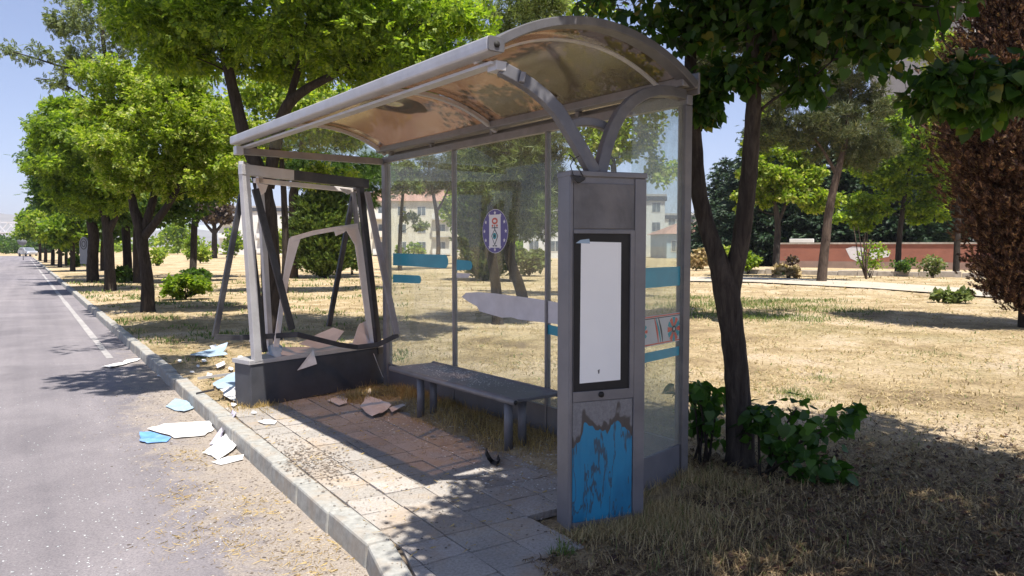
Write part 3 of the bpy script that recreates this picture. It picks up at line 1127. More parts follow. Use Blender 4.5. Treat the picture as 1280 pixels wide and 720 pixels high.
# hills
hx = np.linspace(-4200, 2600, 120)
hz = 62 + 22 * np.sin(hx / 420 + 1) + 14 * np.sin(hx / 170 + 2.2) + 9 * np.sin(hx / 77) + 60 * np.exp(-((hx + 2150) / 700) ** 2)
vv, ff = [], []
for k, (dy, sc) in enumerate(((-700, 0.0), (-350, .45), (0, 1.0), (500, .8), (900, 0))):
    for x, z in zip(hx, hz):
        vv.append((x, 3000 + dy + 60 * sin(x / 230 + k), -2 + z * sc * (1 + (.1 * sin(x / 60 + k * 2) if 0 < sc < 1 else 0))))
n = len(hx)
for k in range(4):
    for i in range(n - 1):
        a = k * n + i
        ff += [(a, a + 1, a + n), (a + 1, a + n + 1, a + n)]
np_mesh('hills', np.array(vv), np.array(ff), M['hill'], kind='structure')

# ------------------------------------------------------------------ bus shelter
sh = thing('bus_shelter', 'grey steel bus shelter with arched brown tinted roof and dusty glass back', 'bus shelter', SO, SA)
up = Vector((0, 0, 1))
RISE = 0.255
rc_ = ((SD / 2) ** 2 + RISE ** 2) / (2 * RISE)
half = math.asin((SD / 2) / rc_)


def arc(u, dz=0.0, n=28, v0=0.0, v1=1.0):
    out = []
    for i in range(n + 1):
        t = v0 + (v1 - v0) * i / n
        th = -half + 2 * half * t
        rr = rc_ + dz
        out.append(W(u, SD / 2 + rr * sin(th), ZR + RISE - rc_ + rr * cos(th)))
    return out


# posts
MB().sbox(-.035, .035, -.035, .035, 0, 2.62).build('rear_post', M['greyarm'], sh, .004)
MB().sbox(SL - .05, SL + .035, -.04, .04, 0, 2.62).build('rear_post', M['grey'], sh, .004)
# wall top rail, skirting, mullions
MB().sbox(-.04, SL + .04, -.03, .03, 2.622, 2.69).build('wall_rail', M['grey'], sh, .004)
L3 = SL / 3
for i, (a, b) in enumerate(((.037, L3 - .014), (L3 + .014, 2 * L3 - .014), (2 * L3 + .014, SL - .052))):
    MB().sbox(a, b, -.018, .018, .025, .268).build('skirting_panel', M['pillar'], sh, .003)
for i in (1, 2):
    MB().sbox(i * L3 - .012, i * L3 + .012, -.026, .026, .02, 2.62).build('mullion', M['grey'], sh, .003)
# roof frame: rear gutter, front gutter tube, arched ribs
mb = MB()
mb.sbox(-.06, SL + .06, -.06, .10, 2.735, 2.80)
mb.sbox(-.06, SL + .06, -.085, -.062, 2.70, 2.85)
mb.build('rear_gutter', M['grey'], sh, .008)
for u in (.12, 1.1, 2.3, 3.4, 4.3):
    MB().sbox(u - .02, u + .02, -.02, .02, 2.691, 2.734).build('spacer_block', M['grey'], sh, .003)
mb = MB()
prof = []
for k in range(20):
    th = 2 * pi * k / 20
    cx, cz = cos(th), sin(th)
    prof.append((SD + .005 + .056 * math.copysign(abs(cx) ** .32, cx), ZR + .012 + .042 * math.copysign(abs(cz) ** .32, cz)))
mb.prism([W(-.10, a, b) for a, b in prof], U * (SL + .2))
fr = mb.build('front_gutter', M['alu'], sh, .006)
MB().prism([W(-.112, SD + (a - SD) * .98, ZR + (b - ZR) * .98) for a, b in prof], U * .011).build('end_cap', M['greyarm'], fr, .003)
MB().tube([W(-.118, SD + .005, ZR + .01), W(-.105, SD + .005, ZR + .01)], .018, 12).build('drain_hole', M['black'], fr)
mb = MB()                                                    # flat strip under the tube
mb.sbox(-.02, SL + .05, SD - .10, SD - .02, ZR - .075, ZR - .055)
mb.build('front_strip', M['alu'], sh, .003)
mb = MB(); mb.sweep(arc(-.045, .015), .10, .055, Vector(U)); mb.build('roof_hoop', M['greyarm'], sh, .006)
mb = MB(); mb.sweep(arc(.14, -.045), .035, .014, Vector(U)); mb.build('roof_hoop', M['alu'], sh, .003)
for u in (SL * .5, SL - .02):
    mb = MB(); mb.sweep(arc(u, -.022), .05, .035, Vector(U)); mb.build('roof_rib', M['alu'], sh, .004)
    mb = MB(); mb.sweep(arc(u, .022), .07, .012, Vector(U)); mb.build('rib_cover', M['greyarm'], sh, .003)


def roof_sheet(u0, u1, mat, label):
    mb = MB()
    nu, nv = 10, 28
    for dz in (0.0, .006):
        for i in range(nu + 1):
            u = u0 + (u1 - u0) * i / nu
            pts = arc(u, dz - .004 * sin(i / nu * pi), nv)
            mb.v += [tuple(p) for p in pts]
    m = (nu + 1) * (nv + 1)
    def q(*ix):
        mb.f.append(list(ix)); mb.mi.append(0); mb.smooth.append(True)
    for i in range(nu):
        for j in range(nv):
            a = i * (nv + 1) + j
            q(a, a + 1, a + nv + 2, a + nv + 1)
            q(m + a, m + a + nv + 1, m + a + nv + 2, m + a + 1)
    for i in range(nu):
        a = i * (nv + 1); q(a, a + nv + 1, m + a + nv + 1, m + a)
        a = i * (nv + 1) + nv; q(a, m + a, m + a + nv + 1, a + nv + 1)
    for j in range(nv):
        q(j, m + j, m + j + 1, j + 1)
        a = nu * (nv + 1) + j; q(a, a + 1, m + a + 1, m + a)
    o = mb.build('roof_sheet', mat, sh)
    o['label'] = label
    return o


M['poly1'] = mk_poly('brown_roof_sheet', None)
bq = gp(491, 137, 2.93) - SO
bu_, bv_ = bq.dot(U), bq.dot(V)
bz_ = ZR + RISE - rc_ + math.sqrt(rc_ ** 2 - (bv_ - SD / 2) ** 2)
M['poly2'] = mk_poly('burnt_brown_roof_sheet', (bu_, bv_, bz_))
roof_sheet(.0, SL * .5 - .03, M['poly1'], 'dark dusty brown tinted roof sheet')
roof_sheet(SL * .5 + .03, SL - .03, M['poly2'], 'orange brown tinted roof sheet with a melted ring')
# strip of bent flashing seen on the underside of the nearer sheet
mb = MB()
pts = []
for i in range(13):
    t = i / 12
    pts.append(arc(.95 + .25 * sin(t * 2.2), -.012, 28, .12, .68)[int(28 * (1 - t))])
mb.sweep(pts, .05, .006, Vector(U))
mb.build('sealing_strip', M['greyarm'], sh)
# far end: arched pane and beam
pts = arc(SL + .005, -.05, 24)
mb = MB(); mb.prism(pts, U * .008); mb.build('end_pane', M['endfill'], sh)
MB().sbox(SL - .03, SL + .03, .045, SD - .03, ZR - .135, ZR - .065).build('end_beam', M['grey'], sh, .004)
MB().sbox(SL - .05, SL + .05, SD - .035, SD + .04, ZR - .14, ZR - .052).build('beam_bracket', M['alu'], sh, .004)

# back glass
panes = []
for i, (a, b) in enumerate(((.037, L3 - .013), (L3 + .013, 2 * L3 - .013), (2 * L3 + .013, SL - .051))):
    o = MB().sbox(a, b, -.004, .004, .27, 2.62).build('glass_pane', M['glassdirty'] if i == 2 else M['glass'], sh)
    panes.append(o)


def wall_uv(px, py):
    q = pp(px, py, W(0, .0, 0), V)
    r = q - SO
    return r.dot(U), q.z


def sticker(name, pane, poly, mat, off=.0065, thick=.0012):
    mb = MB()
    mb.prism([W(u, off, z) for u, z in poly], V * thick)
    return mb.build(name, mat, pane)


def stripe(pane, px0, py0t, py0b, px1, py1t, py1b, rounded=True):
    a = [wall_uv(px0, py0b), wall_uv(px0, py0t)]
    t, b = wall_uv(px1, py1t), wall_uv(px1, py1b)
    poly = [a[0], a[1]]
    if rounded:
        cz, rr = (t[1] + b[1]) / 2, (t[1] - b[1]) / 2
        for k in range(9):
            th = pi / 2 - pi * k / 8
            poly.append((t[0] + rr - rr * cos(th) * 1.0 if False else t[0] + rr * (1 - cos(th)), cz + rr * sin(th)))
    else:
        poly += [t, b]
    return sticker('teal_sticker', pane, poly, M['teal'])


stripe(panes[2], 492, 316.5, 331.5, 561, 318.5, 335.5)
stripe(panes[2], 492, 343, 353, 527, 344.5, 354.5)
stripe(panes[1], 571.5, 324.5, 338, 591, 326, 337.5)
stripe(panes[0], 683.5, 405, 417, 706, 410, 422, False)
# torn white sticker across two panes
torn = [(578, 371), (583, 366), (600, 365), (622, 367), (645, 370), (668, 373), (681.5, 375), (681.5, 403), (664, 401), (648, 399), (640, 396.5), (628, 397), (614, 393), (600, 389), (597, 383), (586, 377)]
o = sticker('torn_sticker', panes[1], [wall_uv(*p) for p in torn], M['torn'])
torn2 = [(684.5, 375.5), (697, 378), (712, 380), (722, 384), (714, 392), (722, 400), (708, 406), (697, 405), (684.5, 403.5)]
o = sticker('torn_sticker', panes[0], [wall_uv(*p) for p in torn2], M['torn'])
torn3 = [(571.5, 341), (589, 342), (586, 347), (571.5, 347)]
o = sticker('torn_sticker', panes[1], [wall_uv(*p) for p in torn3], M['torn'])
# round municipal emblem with stars
cu, cz = wall_uv(619.5, 289)
mb = MB()
def disc(cu, cz, ru, rz, off, n=28, rot=0.0):
    return [W(cu + ru * cos(2 * pi * k / n + rot), off, cz + rz * sin(2 * pi * k / n + rot)) for k in range(n)]
mb.cur = 1; mb.prism(disc(cu, cz, .207, .207, .0062), V * .0008)
mb.cur = 0; mb.prism(disc(cu, cz, .203, .203, .0072), V * .0008)
mb.cur = 1
for k in range(12):
    th = 2 * pi * k / 12 + pi / 2
    sc_, ss_ = cu + .172 * cos(th), cz + .172 * sin(th)
    star = []
    for j in range(10):
        r_ = .021 if j % 2 == 0 else .009
        star.append(W(sc_ + r_ * sin(2 * pi * j / 10), .0082, ss_ + r_ * cos(2 * pi * j / 10)))
    mb.prism(star, V * .0008)
def rect(u0, u1, z0, z1, off, mi):
    mb.cur = mi
    mb.prism([W(cu + u0, off, cz + z0), W(cu + u1, off, cz + z0), W(cu + u1, off, cz + z1), W(cu + u0, off, cz + z1)], V * .0008)
rect(-.092, .092, -.155, .155, .0084, 1)
mb.cur = 2; mb.prism(disc(cu, cz + .095, .048, .032, .0094, 14), V * .0008)
mb.cur = 1; mb.prism(disc(cu, cz + .095, .026, .014, .0104, 12), V * .0008)
rect(-.006, .006, .02, .06, .0096, 3)
rect(-.05, .05, .028, .036, .0096, 3)
mb.cur = 2
for j in (-.035, .035):
    mb.prism(disc(cu + j, cz + .052, .014, .012, .0096, 10), V * .0008)
mb.cur = 3
mb.prism([W(cu + a, .0096, cz + b) for a, b in ((0, .025), (.055, -.045), (0, -.135), (-.055, -.045))], V * .0008)
mb.cur = 1
mb.prism([W(cu + a, .0106, cz + b) for a, b in ((0, .008), (.044, -.045), (0, -.118), (-.044, -.045))], V * .0008)
mb.cur = 4; mb.prism(disc(cu, cz - .045, .030, .030, .0116, 14), V * .0008)
mb.cur = 3; mb.prism(disc(cu, cz - .045, .013, .013, .0126, 10), V * .0008)
rect(-.034, -.006, -.143, -.132, .0096, 3)
rect(.006, .034, -.143, -.132, .0096, 3)
em = mb.build('emblem_sticker', [M['purple'], M['emwhite'], M['emred'], M['emdark'], M['emteal']], panes[1])
em['label'] = 'round purple emblem sticker with a ring of white stars'

# near end pane, between the rear post and the pillar, its top following the arm
PL, PR = gp(710, 664), gp(803, 650)
PWd = (PR - PL); PW = PWd.length; PWd.normalize()
PDd = Vector((-PWd.y, PWd.x, 0))
if PDd.y < 0: PDd = -PDd


def PF(a, b, z):
    return PL + PWd * a + PDd * b + Vector((0, 0, z))


PT = 2.075
armB = PF(PW * .40, .085, PT)
railF = W(.0, SD - .10, ZR - .075)
frac = [(0, 0), (.12, .19), (.22, .345), (.31, .475), (.4, .60), (.54, .73), (.69, .835), (.85, .92), (1.0, .985)]
fa = [armB.lerp(Vector((railF.x, railF.y, PT)), s_) + up * ((ZR - .075 - PT) * z_) for s_, z_ in frac]
mb = MB(); mb.sweep(fa, .065, .075, PDd); mb.build('front_arm', M['greyarm'], sh, .006)
MB().sbox(-.04, .05, SD - .12, SD - .045, ZR - .105, ZR - .05).build('arm_bracket', M['alu'], sh, .004)
armB2 = PF(PW * .47, .085, PT)
postT = W(.0, .03, 2.665)
fr2 = [(0, 0), (.06, .25), (.13, .45), (.22, .62), (.33, .75), (.46, .86), (.62, .94), (.8, .985), (1, 1)]
ra = [armB2.lerp(Vector((postT.x, postT.y, PT)), s_) + up * ((2.69 - PT) * z_) for s_, z_ in fr2]
mb = MB(); mb.sweep(ra, .065, .07, PDd); mb.build('rear_arm', M['greyarm'], sh, .006)
# low arch tying the two arms together
ca = [dp(703, 161, 4.50), dp(713, 155, 4.52), dp(726, 152.5, 4.54), dp(740, 153, 4.56), dp(752, 156.5, 4.58), dp(764, 163, 4.60)]
mb = MB(); mb.sweep(ca, .05, .05, PDd); mb.build('tie_arch', M['greyarm'], sh, .005)
# clip on the front arm
c0 = dp(652, 103, 4.24)
MB().bar(c0, c0 + Vector((.012, .0, .055)), .03, .045, Vector((1, 0, 0))).build('arm_clip', M['grey'], sh, .003)

EP0, EP1 = W(.0, .037, 0), None
ev = (armB2 + PDd * .02 - W(0, 0, 0)); ev.z = 0
evd = ev.normalized()
def EF(x, z, o=0.0):
    return W(0, .037, 0) + evd * x + Vector((-evd.y, evd.x, 0)) * o + Vector((0, 0, z))
def zarm(x):
    best = min(range(len(ra) - 1), key=lambda i: abs((ra[i] - EF(x, 0)).xy.length))
    pts = sorted([((q - EF(0, 0)).dot(evd), q.z) for q in ra])
    for (x0, z0), (x1, z1) in zip(pts, pts[1:]):
        if x0 <= x <= x1:
            return z0 + (z1 - z0) * (x - x0) / max(1e-6, x1 - x0)
    return pts[0][1] if x < pts[0][0] else pts[-1][1]
EW = .64
xs = [0 + EW * i / 12 for i in range(13)]
poly = [EF(0, .26), EF(EW, .26)] + [EF(x, zarm(x) - .045) for x in reversed(xs)]
mb = MB(); mb.prism(poly, Vector((-evd.y, evd.x, 0)) * .008)
ep = mb.build('side_pane', M['glassdirty'], sh)
ofs = Vector((-evd.y, evd.x, 0))
sgn = 1.0 if (Vector((0, 0, 0)) - EF(.3, 1)).dot(ofs) > 0 else -1.0
o1 = .012 if sgn > 0 else -.006


def ez(px, py):
    q = pp(px, py, EF(0, 0), ofs)
    return (q - EF(0, 0)).dot(evd), q.z


def estick(name, poly, mat, off=0.0):
    mb = MB(); mb.prism([EF(x, z, o1 + sgn * off) for x, z in poly], ofs * (.001 * sgn)); return mb.build(name, mat, ep)


def eband(pt, pb, mat, name, off=0.0):
    zt, zb = ez(825, pt)[1], ez(825, pb)[1]
    return estick(name, [(.02, zb), (EW - .01, zb), (EW - .01, zt), (.02, zt)], mat, off)


eband(334, 358.5, M['teal'], 'teal_sticker')
eband(437, 446.5 + 2, M['teal'], 'teal_sticker')
zt, zb = ez(825, 393)[1], ez(825, 430)[1]
mb = MB()
def eprism(poly, off):
    mb.prism([EF(x, z, o1 + sgn * off) for x, z in poly], ofs * (.0008 * sgn))
mb.cur = 0; eprism([(.02, zb), (EW - .01, zb), (EW - .01, zt), (.02, zt)], 0)
mb.cur = 1
for zz in (zt - .012, zb + .006):
    eprism([(.02, zz), (EW - .01, zz), (EW - .01, zz + .008), (.02, zz + .008)], .001)
mb.cur = 3
eprism([(.02, zt - .022), (EW - .01, zt - .022), (EW - .01, zt - .016), (.02, zt - .016)], .001)
zm = (zt + zb) / 2
def flower(cx, cz, r, k):
    for j in range(k):
        th = 2 * pi * j / k
        mb.cur = 2 if j % 2 else 1
        eprism([(cx + r * .35 * cos(th - .5), cz + r * .35 * sin(th - .5)), (cx + r * cos(th - .2), cz + r * sin(th - .2)), (cx + r * cos(th + .2), cz + r * sin(th + .2)), (cx + r * .35 * cos(th + .5), cz + r * .35 * sin(th + .5))], .0012)
    mb.cur = 3; eprism([(cx + r * .3 * cos(2 * pi * q / 10), cz + r * .3 * sin(2 * pi * q / 10)) for q in range(10)], .0022)
    mb.cur = 0; eprism([(cx + r * .14 * cos(2 * pi * q / 8), cz + r * .14 * sin(2 * pi * q / 8)) for q in range(8)], .0032)
flower(.50, zm, .052, 8)
flower(.10, zm - .01, .085, 12)
for j, (cx, r, mi) in enumerate(((.31, .10, 2), (.335, .08, 1), (.28, .09, 3))):
    mb.cur = mi
    pts = [(cx + r * .55 * sin(t_ * 1.3 - .6), zm - .085 + .17 * t_) for t_ in np.linspace(0, 1, 9)]
    pts2 = [(x - .016 * sin(pi * (k_ / 8)) - .004, z) for k_, (x, z) in enumerate(pts)]
    eprism(pts + pts2[::-1], .0012)
mb.build('patterned_band', [M['band'], M['emred'], M['emteal'], M['emdark']], ep)['label'] = 'pale band with red lined floral ornament'
mb = MB()
mb.prism([EF(0, .02, -.012), EF(EW, .02, -.012), EF(EW, .255, -.012), EF(0, .255, -.012)], ofs * .03)
mb.build('skirting_panel', M['pillar'], sh, .003)

# information pillar (carries the arms)
mb = MB()
mb.fbox(PF, 0, PW, 0, .16, 0, PT)
pil = mb.build('pillar', M['pillar'], sh, .006)
pil['label'] = 'grey information pillar with poster window and peeling blue panel'
def pz(py, pxx=755):
    return pp(pxx, py, PL, PDd).z
def pa(px, py=400):
    return (pp(px, py, PL, PDd) - PL).dot(PWd)
aL, aR = pa(716), pa(790.5)
MB().fbox(PF, 0, aL - .006, -.012, -.0005, .0, PT - .03).build('stile', M['pillar'], pil, .004)
MB().fbox(PF, aR + .006, PW, -.012, -.0005, .0, PT - .03).build('stile', M['pillar'], pil, .004)
MB().fbox(PF, -.004, PW + .004, -.016, .164, PT - .028, PT + .004).build('top_cap', M['pillar'], pil, .005)
MB().fbox(PF, aL - .003, aR + .003, -.008, -.0005, pz(286), PT - .065).build('header_panel', M['header'], pil, .003)['label'] = 'scuffed dark header panel'
z0, z1 = pz(499), pz(287.5)
wf = MB()
b0, b1 = pa(713.5), pa(787)
zt, zb = pz(292), pz(487)
wf.fbox(PF, aL - .004, b0 + .010, -.014, -.0005, z0, z1)
wf.fbox(PF, b1 - .004, aR + .004, -.014, -.0005, z0, z1)
wf.fbox(PF, b0 + .010, b1 - .004, -.014, -.0005, zt, z1)
wf.fbox(PF, b0 + .010, b1 - .004, -.014, -.0005, z0, zb)
wfo = wf.build('window_frame', M['pillar'], pil, .003)
MB().fbox(PF, b0 + .009, b1 - .003, -.004, -.0004, zb - .002, zt + .002).build('backing_board', M['black'], pil)
p0_, p1_ = pa(724.5), pa(775.5)
MB().prism([PF(p0_, -.0055, pz(477)), PF(p1_, -.0055, pz(476)), PF(p1_ - .002, -.0055, pz(303)), PF(p0_ + .004, -.0055, pz(302))], PDd * .001).build('blank_poster', M['paper'], pil)['label'] = 'blank white poster'
MB().prism([PF(p0_ - .03, -.0065, pz(304)), PF(p0_ + .06, -.0075, pz(304.5)), PF(p0_ + .055, -.0075, pz(298.5)), PF(p0_ + .0, -.0065, pz(300))], PDd * .001).build('folded_corner', M['paleblue'], pil)
m_ = MB(); m_.prism([PF(pa(747), -.0062, pz(462)), PF(pa(749.5), -.0062, pz(461)), PF(pa(749), -.0062, pz(466)), PF(pa(747.5), -.0062, pz(466.5))], PDd * .0005); m_.build('poster_stain', M['header'], pil)
lk = MB(); lk.tube([PF(pa(750.5), -.022, pz(492)), PF(pa(750.5), -.012, pz(492))], .017, 14); lk.build('lock', M['black'], pil)
MB().fbox(PF, aL - .002, aR + .002, -.006, -.0005, .045, z0 - .006).build('lower_panel', M['peel'], pil, .002)['label'] = 'lower panel with peeling blue paint'
MB().fbox(PF, aL - .002, aR + .002, -.010, -.0005, .0, .044).build('kick_rail', M['pillar'], pil, .003)

# ------------------------------------------------------------------ bench
bo = W(2.16, .36, 0)
be = thing('bench', 'grey steel bench with round edge tubes under the shelter', 'bench', bo, SA)
bu0, bu1, bv0, bv1, bz = 1.16, 3.20, .12, .61, .445
mb = MB(); mb.sbox(bu0 + .02, bu1, bv0 + .02, bv1 - .02, bz - .028, bz)
for k in range(7):
    pass
mb.build('seat', M['pillar'], be, .004)
for v in (bv0, bv1):
    t = MB(); t.tube([W(bu0 - .02, v, bz - .014), W(bu1, v, bz - .014)], .027, 16); o = t.build('edge_tube', M['grey'], be)
    c = MB(); c.tube([W(bu0 - .026, v, bz - .014), W(bu0 - .0195, v, bz - .014)], .018, 14); c.build('tube_plug', M['rubber'], o)
for u in (1.30, 2.70):
    for v in (.56, .42):
        t = MB(); t.tube([W(u, v, .0), W(u, v, bz - .03)], .036, 16); o = t.build('leg', M['pillar'], be)
for u in (1.30, 2.70):
    MB().sbox(u - .03, u + .03, bv0 + .03, bv1 - .03, bz - .05, bz - .029).build('cross_bracket', M['pillar'], be, .003)

# ------------------------------------------------------------------ broken advertising display
FA, FB = gp(312, 511), gp(481, 479)
fwd = FB - FA; FWd = fwd.length; fwd.normalize()
fdd = Vector((-fwd.y, fwd.x, 0))
if fdd.y < 0: fdd = -fdd
def FF(a, b, z):
    return FA + fwd * a + fdd * b + Vector((0, 0, z))
fr = thing('advertising_display', 'wrecked advertising light box with bent empty frame on a dark base', 'advertising display', FF(FWd / 2, .15, 0))
DEP = .30
BH = pp(316, 456, FA, fdd).z
MB().fbox(FF, 0.02, FWd, 0.0, DEP, 0, BH).build('base_box', M['anthside'], fr, .008)
MB().fbox(FF, .0, FWd + .01, -.012, DEP + .012, BH + .001, BH + .045).build('base_rim', M['alu'], fr, .004)


def fpx(px, py, b=0.0):
    return pp(px, py, FA + fdd * b, fdd)


def fbar(p, q, w, t, b0, b1, name, mat, wdir=None, bev=.004):
    a, c = fpx(*p, b0), fpx(*q, b1)
    return MB().bar(a, c, w, t, wdir or fwd).build(name, mat, fr, bev)


# four leaning corner posts and the top beams, front and rear
fbar((304.5, 207), (321, 452), .085, .07, .02, .02, 'corner_post', M['alu'])
fbar((324, 213), (338, 446), .06, .05, DEP - .02, DEP - .02, 'corner_post', M['alu'])
fbar((450, 234), (474, 442), .075, .06, .02, .02, 'corner_post', M['anth'])
fbar((441, 238), (466, 432), .045, .05, DEP - .02, DEP - .02, 'corner_post', M['grey'])
fbar((366, 219.2), (459, 230), .105, .07, .015, .015, 'top_beam', M['anth'], Vector((0, 0, 1)))  # shaded stretch of the front beam, its shade put in as dark metal
fbar((300, 211.5), (365.5, 219.1), .105, .07, .015, .015, 'top_beam', M['alu'], Vector((0, 0, 1)))  # sunlit stretch of the same beam, its light put in as pale metal
fbar((318, 225.5), (446, 238.5), .05, .05, DEP - .02, DEP - .02, 'top_beam', M['liner'], Vector((0, 0, 1)))
MB().bar(fpx(301, 205, .03), fpx(318, 213, DEP - .03), .06, .05).build('top_side_beam', M['alu'], fr, .004)
MB().bar(fpx(452, 229, .03), fpx(443, 236, DEP - .03), .06, .05).build('top_side_beam', M['anth'], fr, .004)
# the front door frame has dropped out and hangs bent over the base
door = fbar((302, 243), (268.5, 421), .06, .03, .34, .42, 'hanging_door_frame', M['anth'])
bp = [fpx(268, 421, .42), fpx(300, 422, .36), fpx(340, 420, .2), fpx(372, 418, -.02), fpx(400, 425, -.10), fpx(425, 431, -.13), fpx(447, 434, -.20), fpx(472, 431, -.34), fpx(498, 418.5, -.55)]
m_ = MB(); m_.sweep(bp, .055, .028, Vector((0, 0, 1))); m_.build('door_rail', M['anth'], door, .003)
a, c = fpx(459, 240, -.05), fpx(496, 418, -.54)
MB().bar(a, c, .075, .03, fwd).build('door_stile', M['grey'], door, .003)
fbar((319, 236), (365, 412), .075, .03, .10, .02, 'loose_strip', M['anth'])
fbar((309, 250), (331, 440), .05, .03, .06, .10, 'loose_strip', M['anth'])
fbar((442, 240), (411, 408), .065, .03, .30, .42, 'loose_strip', M['anth'])
# pinkish white plastic liner hanging inside
lt = [(364, 299), (392, 291), (420, 286), (447, 282)]
m_ = MB(); m_.sweep([fpx(*p, .16) for p in lt], .05, .02, Vector((0, 0, 1))); ln_ = m_.build('plastic_liner', M['liner'], fr, .004)
for poly in ([(362, 298), (377, 295), (372, 310), (362, 345), (354, 392), (349, 434), (342, 434), (349, 385), (357, 330)],
             [(432, 286), (447, 282), (452, 300), (458, 345), (465, 395), (471, 432), (464, 433), (457, 395), (450, 345), (444, 306), (438, 296)],
             [(418, 287), (438, 284), (430, 291), (420, 295)]):
    m_ = MB(); m_.prism([fpx(*p, .155) for p in poly], fdd * .012); m_.build('liner_flange', M['liner'], ln_, .002)
m_ = MB(); m_.prism([fpx(*p, .2) for p in ((321, 229), (335, 231), (332, 240), (327, 244))], fdd * .01); m_.build('broken_tab', M['liner'], fr)
m_ = MB(); m_.prism([fpx(*p, .2) for p in ((425, 235), (442, 238), (436, 243), (429, 240))], fdd * .01); m_.build('broken_tab', M['liner'], fr)
m_ = MB(); m_.bar(fpx(312, 426, .28), fpx(334, 424, .28), .02, .02); m_.build('hinge_strip', M['liner'], fr)
m_ = MB(); m_.bar(fpx(318, 440, .28), fpx(334, 438, .28), .025, .02); m_.build('hinge_strip', M['liner'], fr)
# cable dangling from the base
m_ = MB(); m_.tube([fpx(467, 442, -.02), fpx(472, 455, -.03), fpx(478, 470, -.03), fpx(487, 482, -.08)], .005, 6); m_.build('loose_cable', M['alu'], fr)


# ------------------------------------------------------------------ broken sheets and litter
def sheet(name, label, cat, poly, mat, z=0.0, lifts=None, th=.004, group='broken display sheets', subdiv=True):
    """flat irregular sheet lying on the ground; lifts raise single corners"""
    pts = []
    for i, (x, y) in enumerate(poly):
        p = gp(x, y, z)
        pts.append(p + Vector((0, 0, .006 + (lifts[i] * (.55 if lifts[i] < .09 else 1) if lifts else 0))))
    c = sum(pts, Vector()) / len(pts)
    size = max((p - c).length for p in pts)
    rim = []                                   # ragged outline: every edge gets two jittered points
    for i in range(len(pts)):
        p, q = pts[i], pts[(i + 1) % len(pts)]
        rim.append(p)
        L = (q - p).length
        for t in (.33, .67):
            e = p.lerp(q, t + random.uniform(-.1, .1))
            rim.append(e + Vector((random.uniform(-1, 1), random.uniform(-1, 1), 0)) * .045 * L)
    n = len(rim)
    zmin = min(p.z for p in pts)
    ax = Vector((random.uniform(-1, 1), random.uniform(-1, 1), 0)).normalized()
    amp = min(.022, .05 * size) * random.uniform(.5, 1.2)
    rings = []
    for t in (1.0, .72, .42, .16):
        ring = []
        for k, p in enumerate(rim):
            q = c.lerp(p, t)
            ph = (q - c).dot(ax) / max(size, .01)
            crease = .5 * amp * abs(math.sin(7 * ph + k * .0 + 1.3)) + random.uniform(0, .25) * amp
            q = Vector((q.x, q.y, max(z + .006, zmin * (1 - t) + q.z * t + crease + amp * .8 * ph * ph)))
            ring.append(q)
        rings.append(ring)
    cz_ = sum(q.z for q in rings[-1]) / n
    o = [q for r in rings for q in r] + [Vector((c.x, c.y, cz_))]
    m = len(o)
    o2 = [p - Vector((0, 0, th)) for p in o]
    fs = []
    for r in range(3):
        for i in range(n):
            j = (i + 1) % n
            fs += [(r * n + i, r * n + j, (r + 1) * n + j, (r + 1) * n + i)]
    for i in range(n):
        fs.append((3 * n + i, 3 * n + (i + 1) % n, 4 * n))
    f2 = [tuple(m + q for q in reversed(f)) for f in fs]
    side = [(i, m + i, m + (i + 1) % n, (i + 1) % n) for i in range(n)]
    mb = MB()
    mb.add(o + o2, fs + f2 + side)
    ob = mb.build(name, mat, origin=(c.x, c.y, z))
    return tag(ob, label, cat, group)


RZ = -0.14
sheet('plastic_sheet', 'long white plastic sheet lying flat on the road by the kerb', 'sheet', [(184, 538), (205, 532.5), (267, 529.5), (264, 535), (268, 538), (256, 546), (218, 549)], M['white'], RZ, [.01, .02, .03, .02, .01, .01, 0.0])
sheet('printed_sheet', 'small blue printed sheet tucked under the long white one on the road', 'sheet', [(174.5, 544), (188, 543), (214, 548), (208, 553.5), (184, 555.5), (174, 553)], M['blueprint'], RZ, [.03, .03, 0, 0, .0, .01])
sheet('plastic_sheet', 'pale lavender sheet leaning against the kerb face', 'sheet', [(262, 558), (291, 533), (296, 537), (272, 558)], M['lav'], RZ, [.0, .14, .15, .02])
sheet('plastic_sheet', 'large white torn sheet propped on the kerb at the road edge', 'sheet', [(253, 568), (266, 560), (280, 550), (298, 541), (299.5, 556), (286, 569), (272, 577), (264, 571)], M['white'], RZ, [.01, .03, .05, .11, .06, .02, .0, .01])
sheet('plastic_sheet', 'narrow white strip of sheet below the propped torn one', 'sheet', [(264, 579), (284, 573), (305, 571), (304, 576), (276, 582)], M['white'], RZ, [0, .01, .02, .01, 0])
sheet('printed_sheet', 'white sheet with a blue corner in the tree shadow on the road', 'sheet', [(207, 509), (219, 503.5), (233, 504.5), (244, 511), (230, 516.5), (218, 514)], M['paleblue'], RZ, [.0, .05, .04, .01, 0, 0])
sheet('plastic_sheet', 'pale strip at the kerb in the shade of the road', 'sheet', [(127, 459), (150, 455), (160, 451), (176, 450), (158, 456), (140, 461)], M['white'], RZ)
LB = 0.0
sheet('plastic_sheet', 'pale blue pointed sheet farthest out on the lawn', 'sheet', [(237, 445), (262, 440.5), (285, 437), (279, 443), (285, 446), (262, 447.5)], M['paleblue'], LB, [.0, .05, .10, .05, .04, .0])
sheet('plastic_sheet', 'small white scrap beside the pale blue pointed sheet', 'sheet', [(262, 434), (270, 432.5), (272, 436), (264, 437)], M['white'], LB, [.02, .03, .03, .02])
sheet('plastic_sheet', 'small curled white scrap on the lawn near the display', 'sheet', [(269, 458), (280, 454.5), (282, 457), (272, 462)], M['white'], LB, [.02, .05, .04, .02])
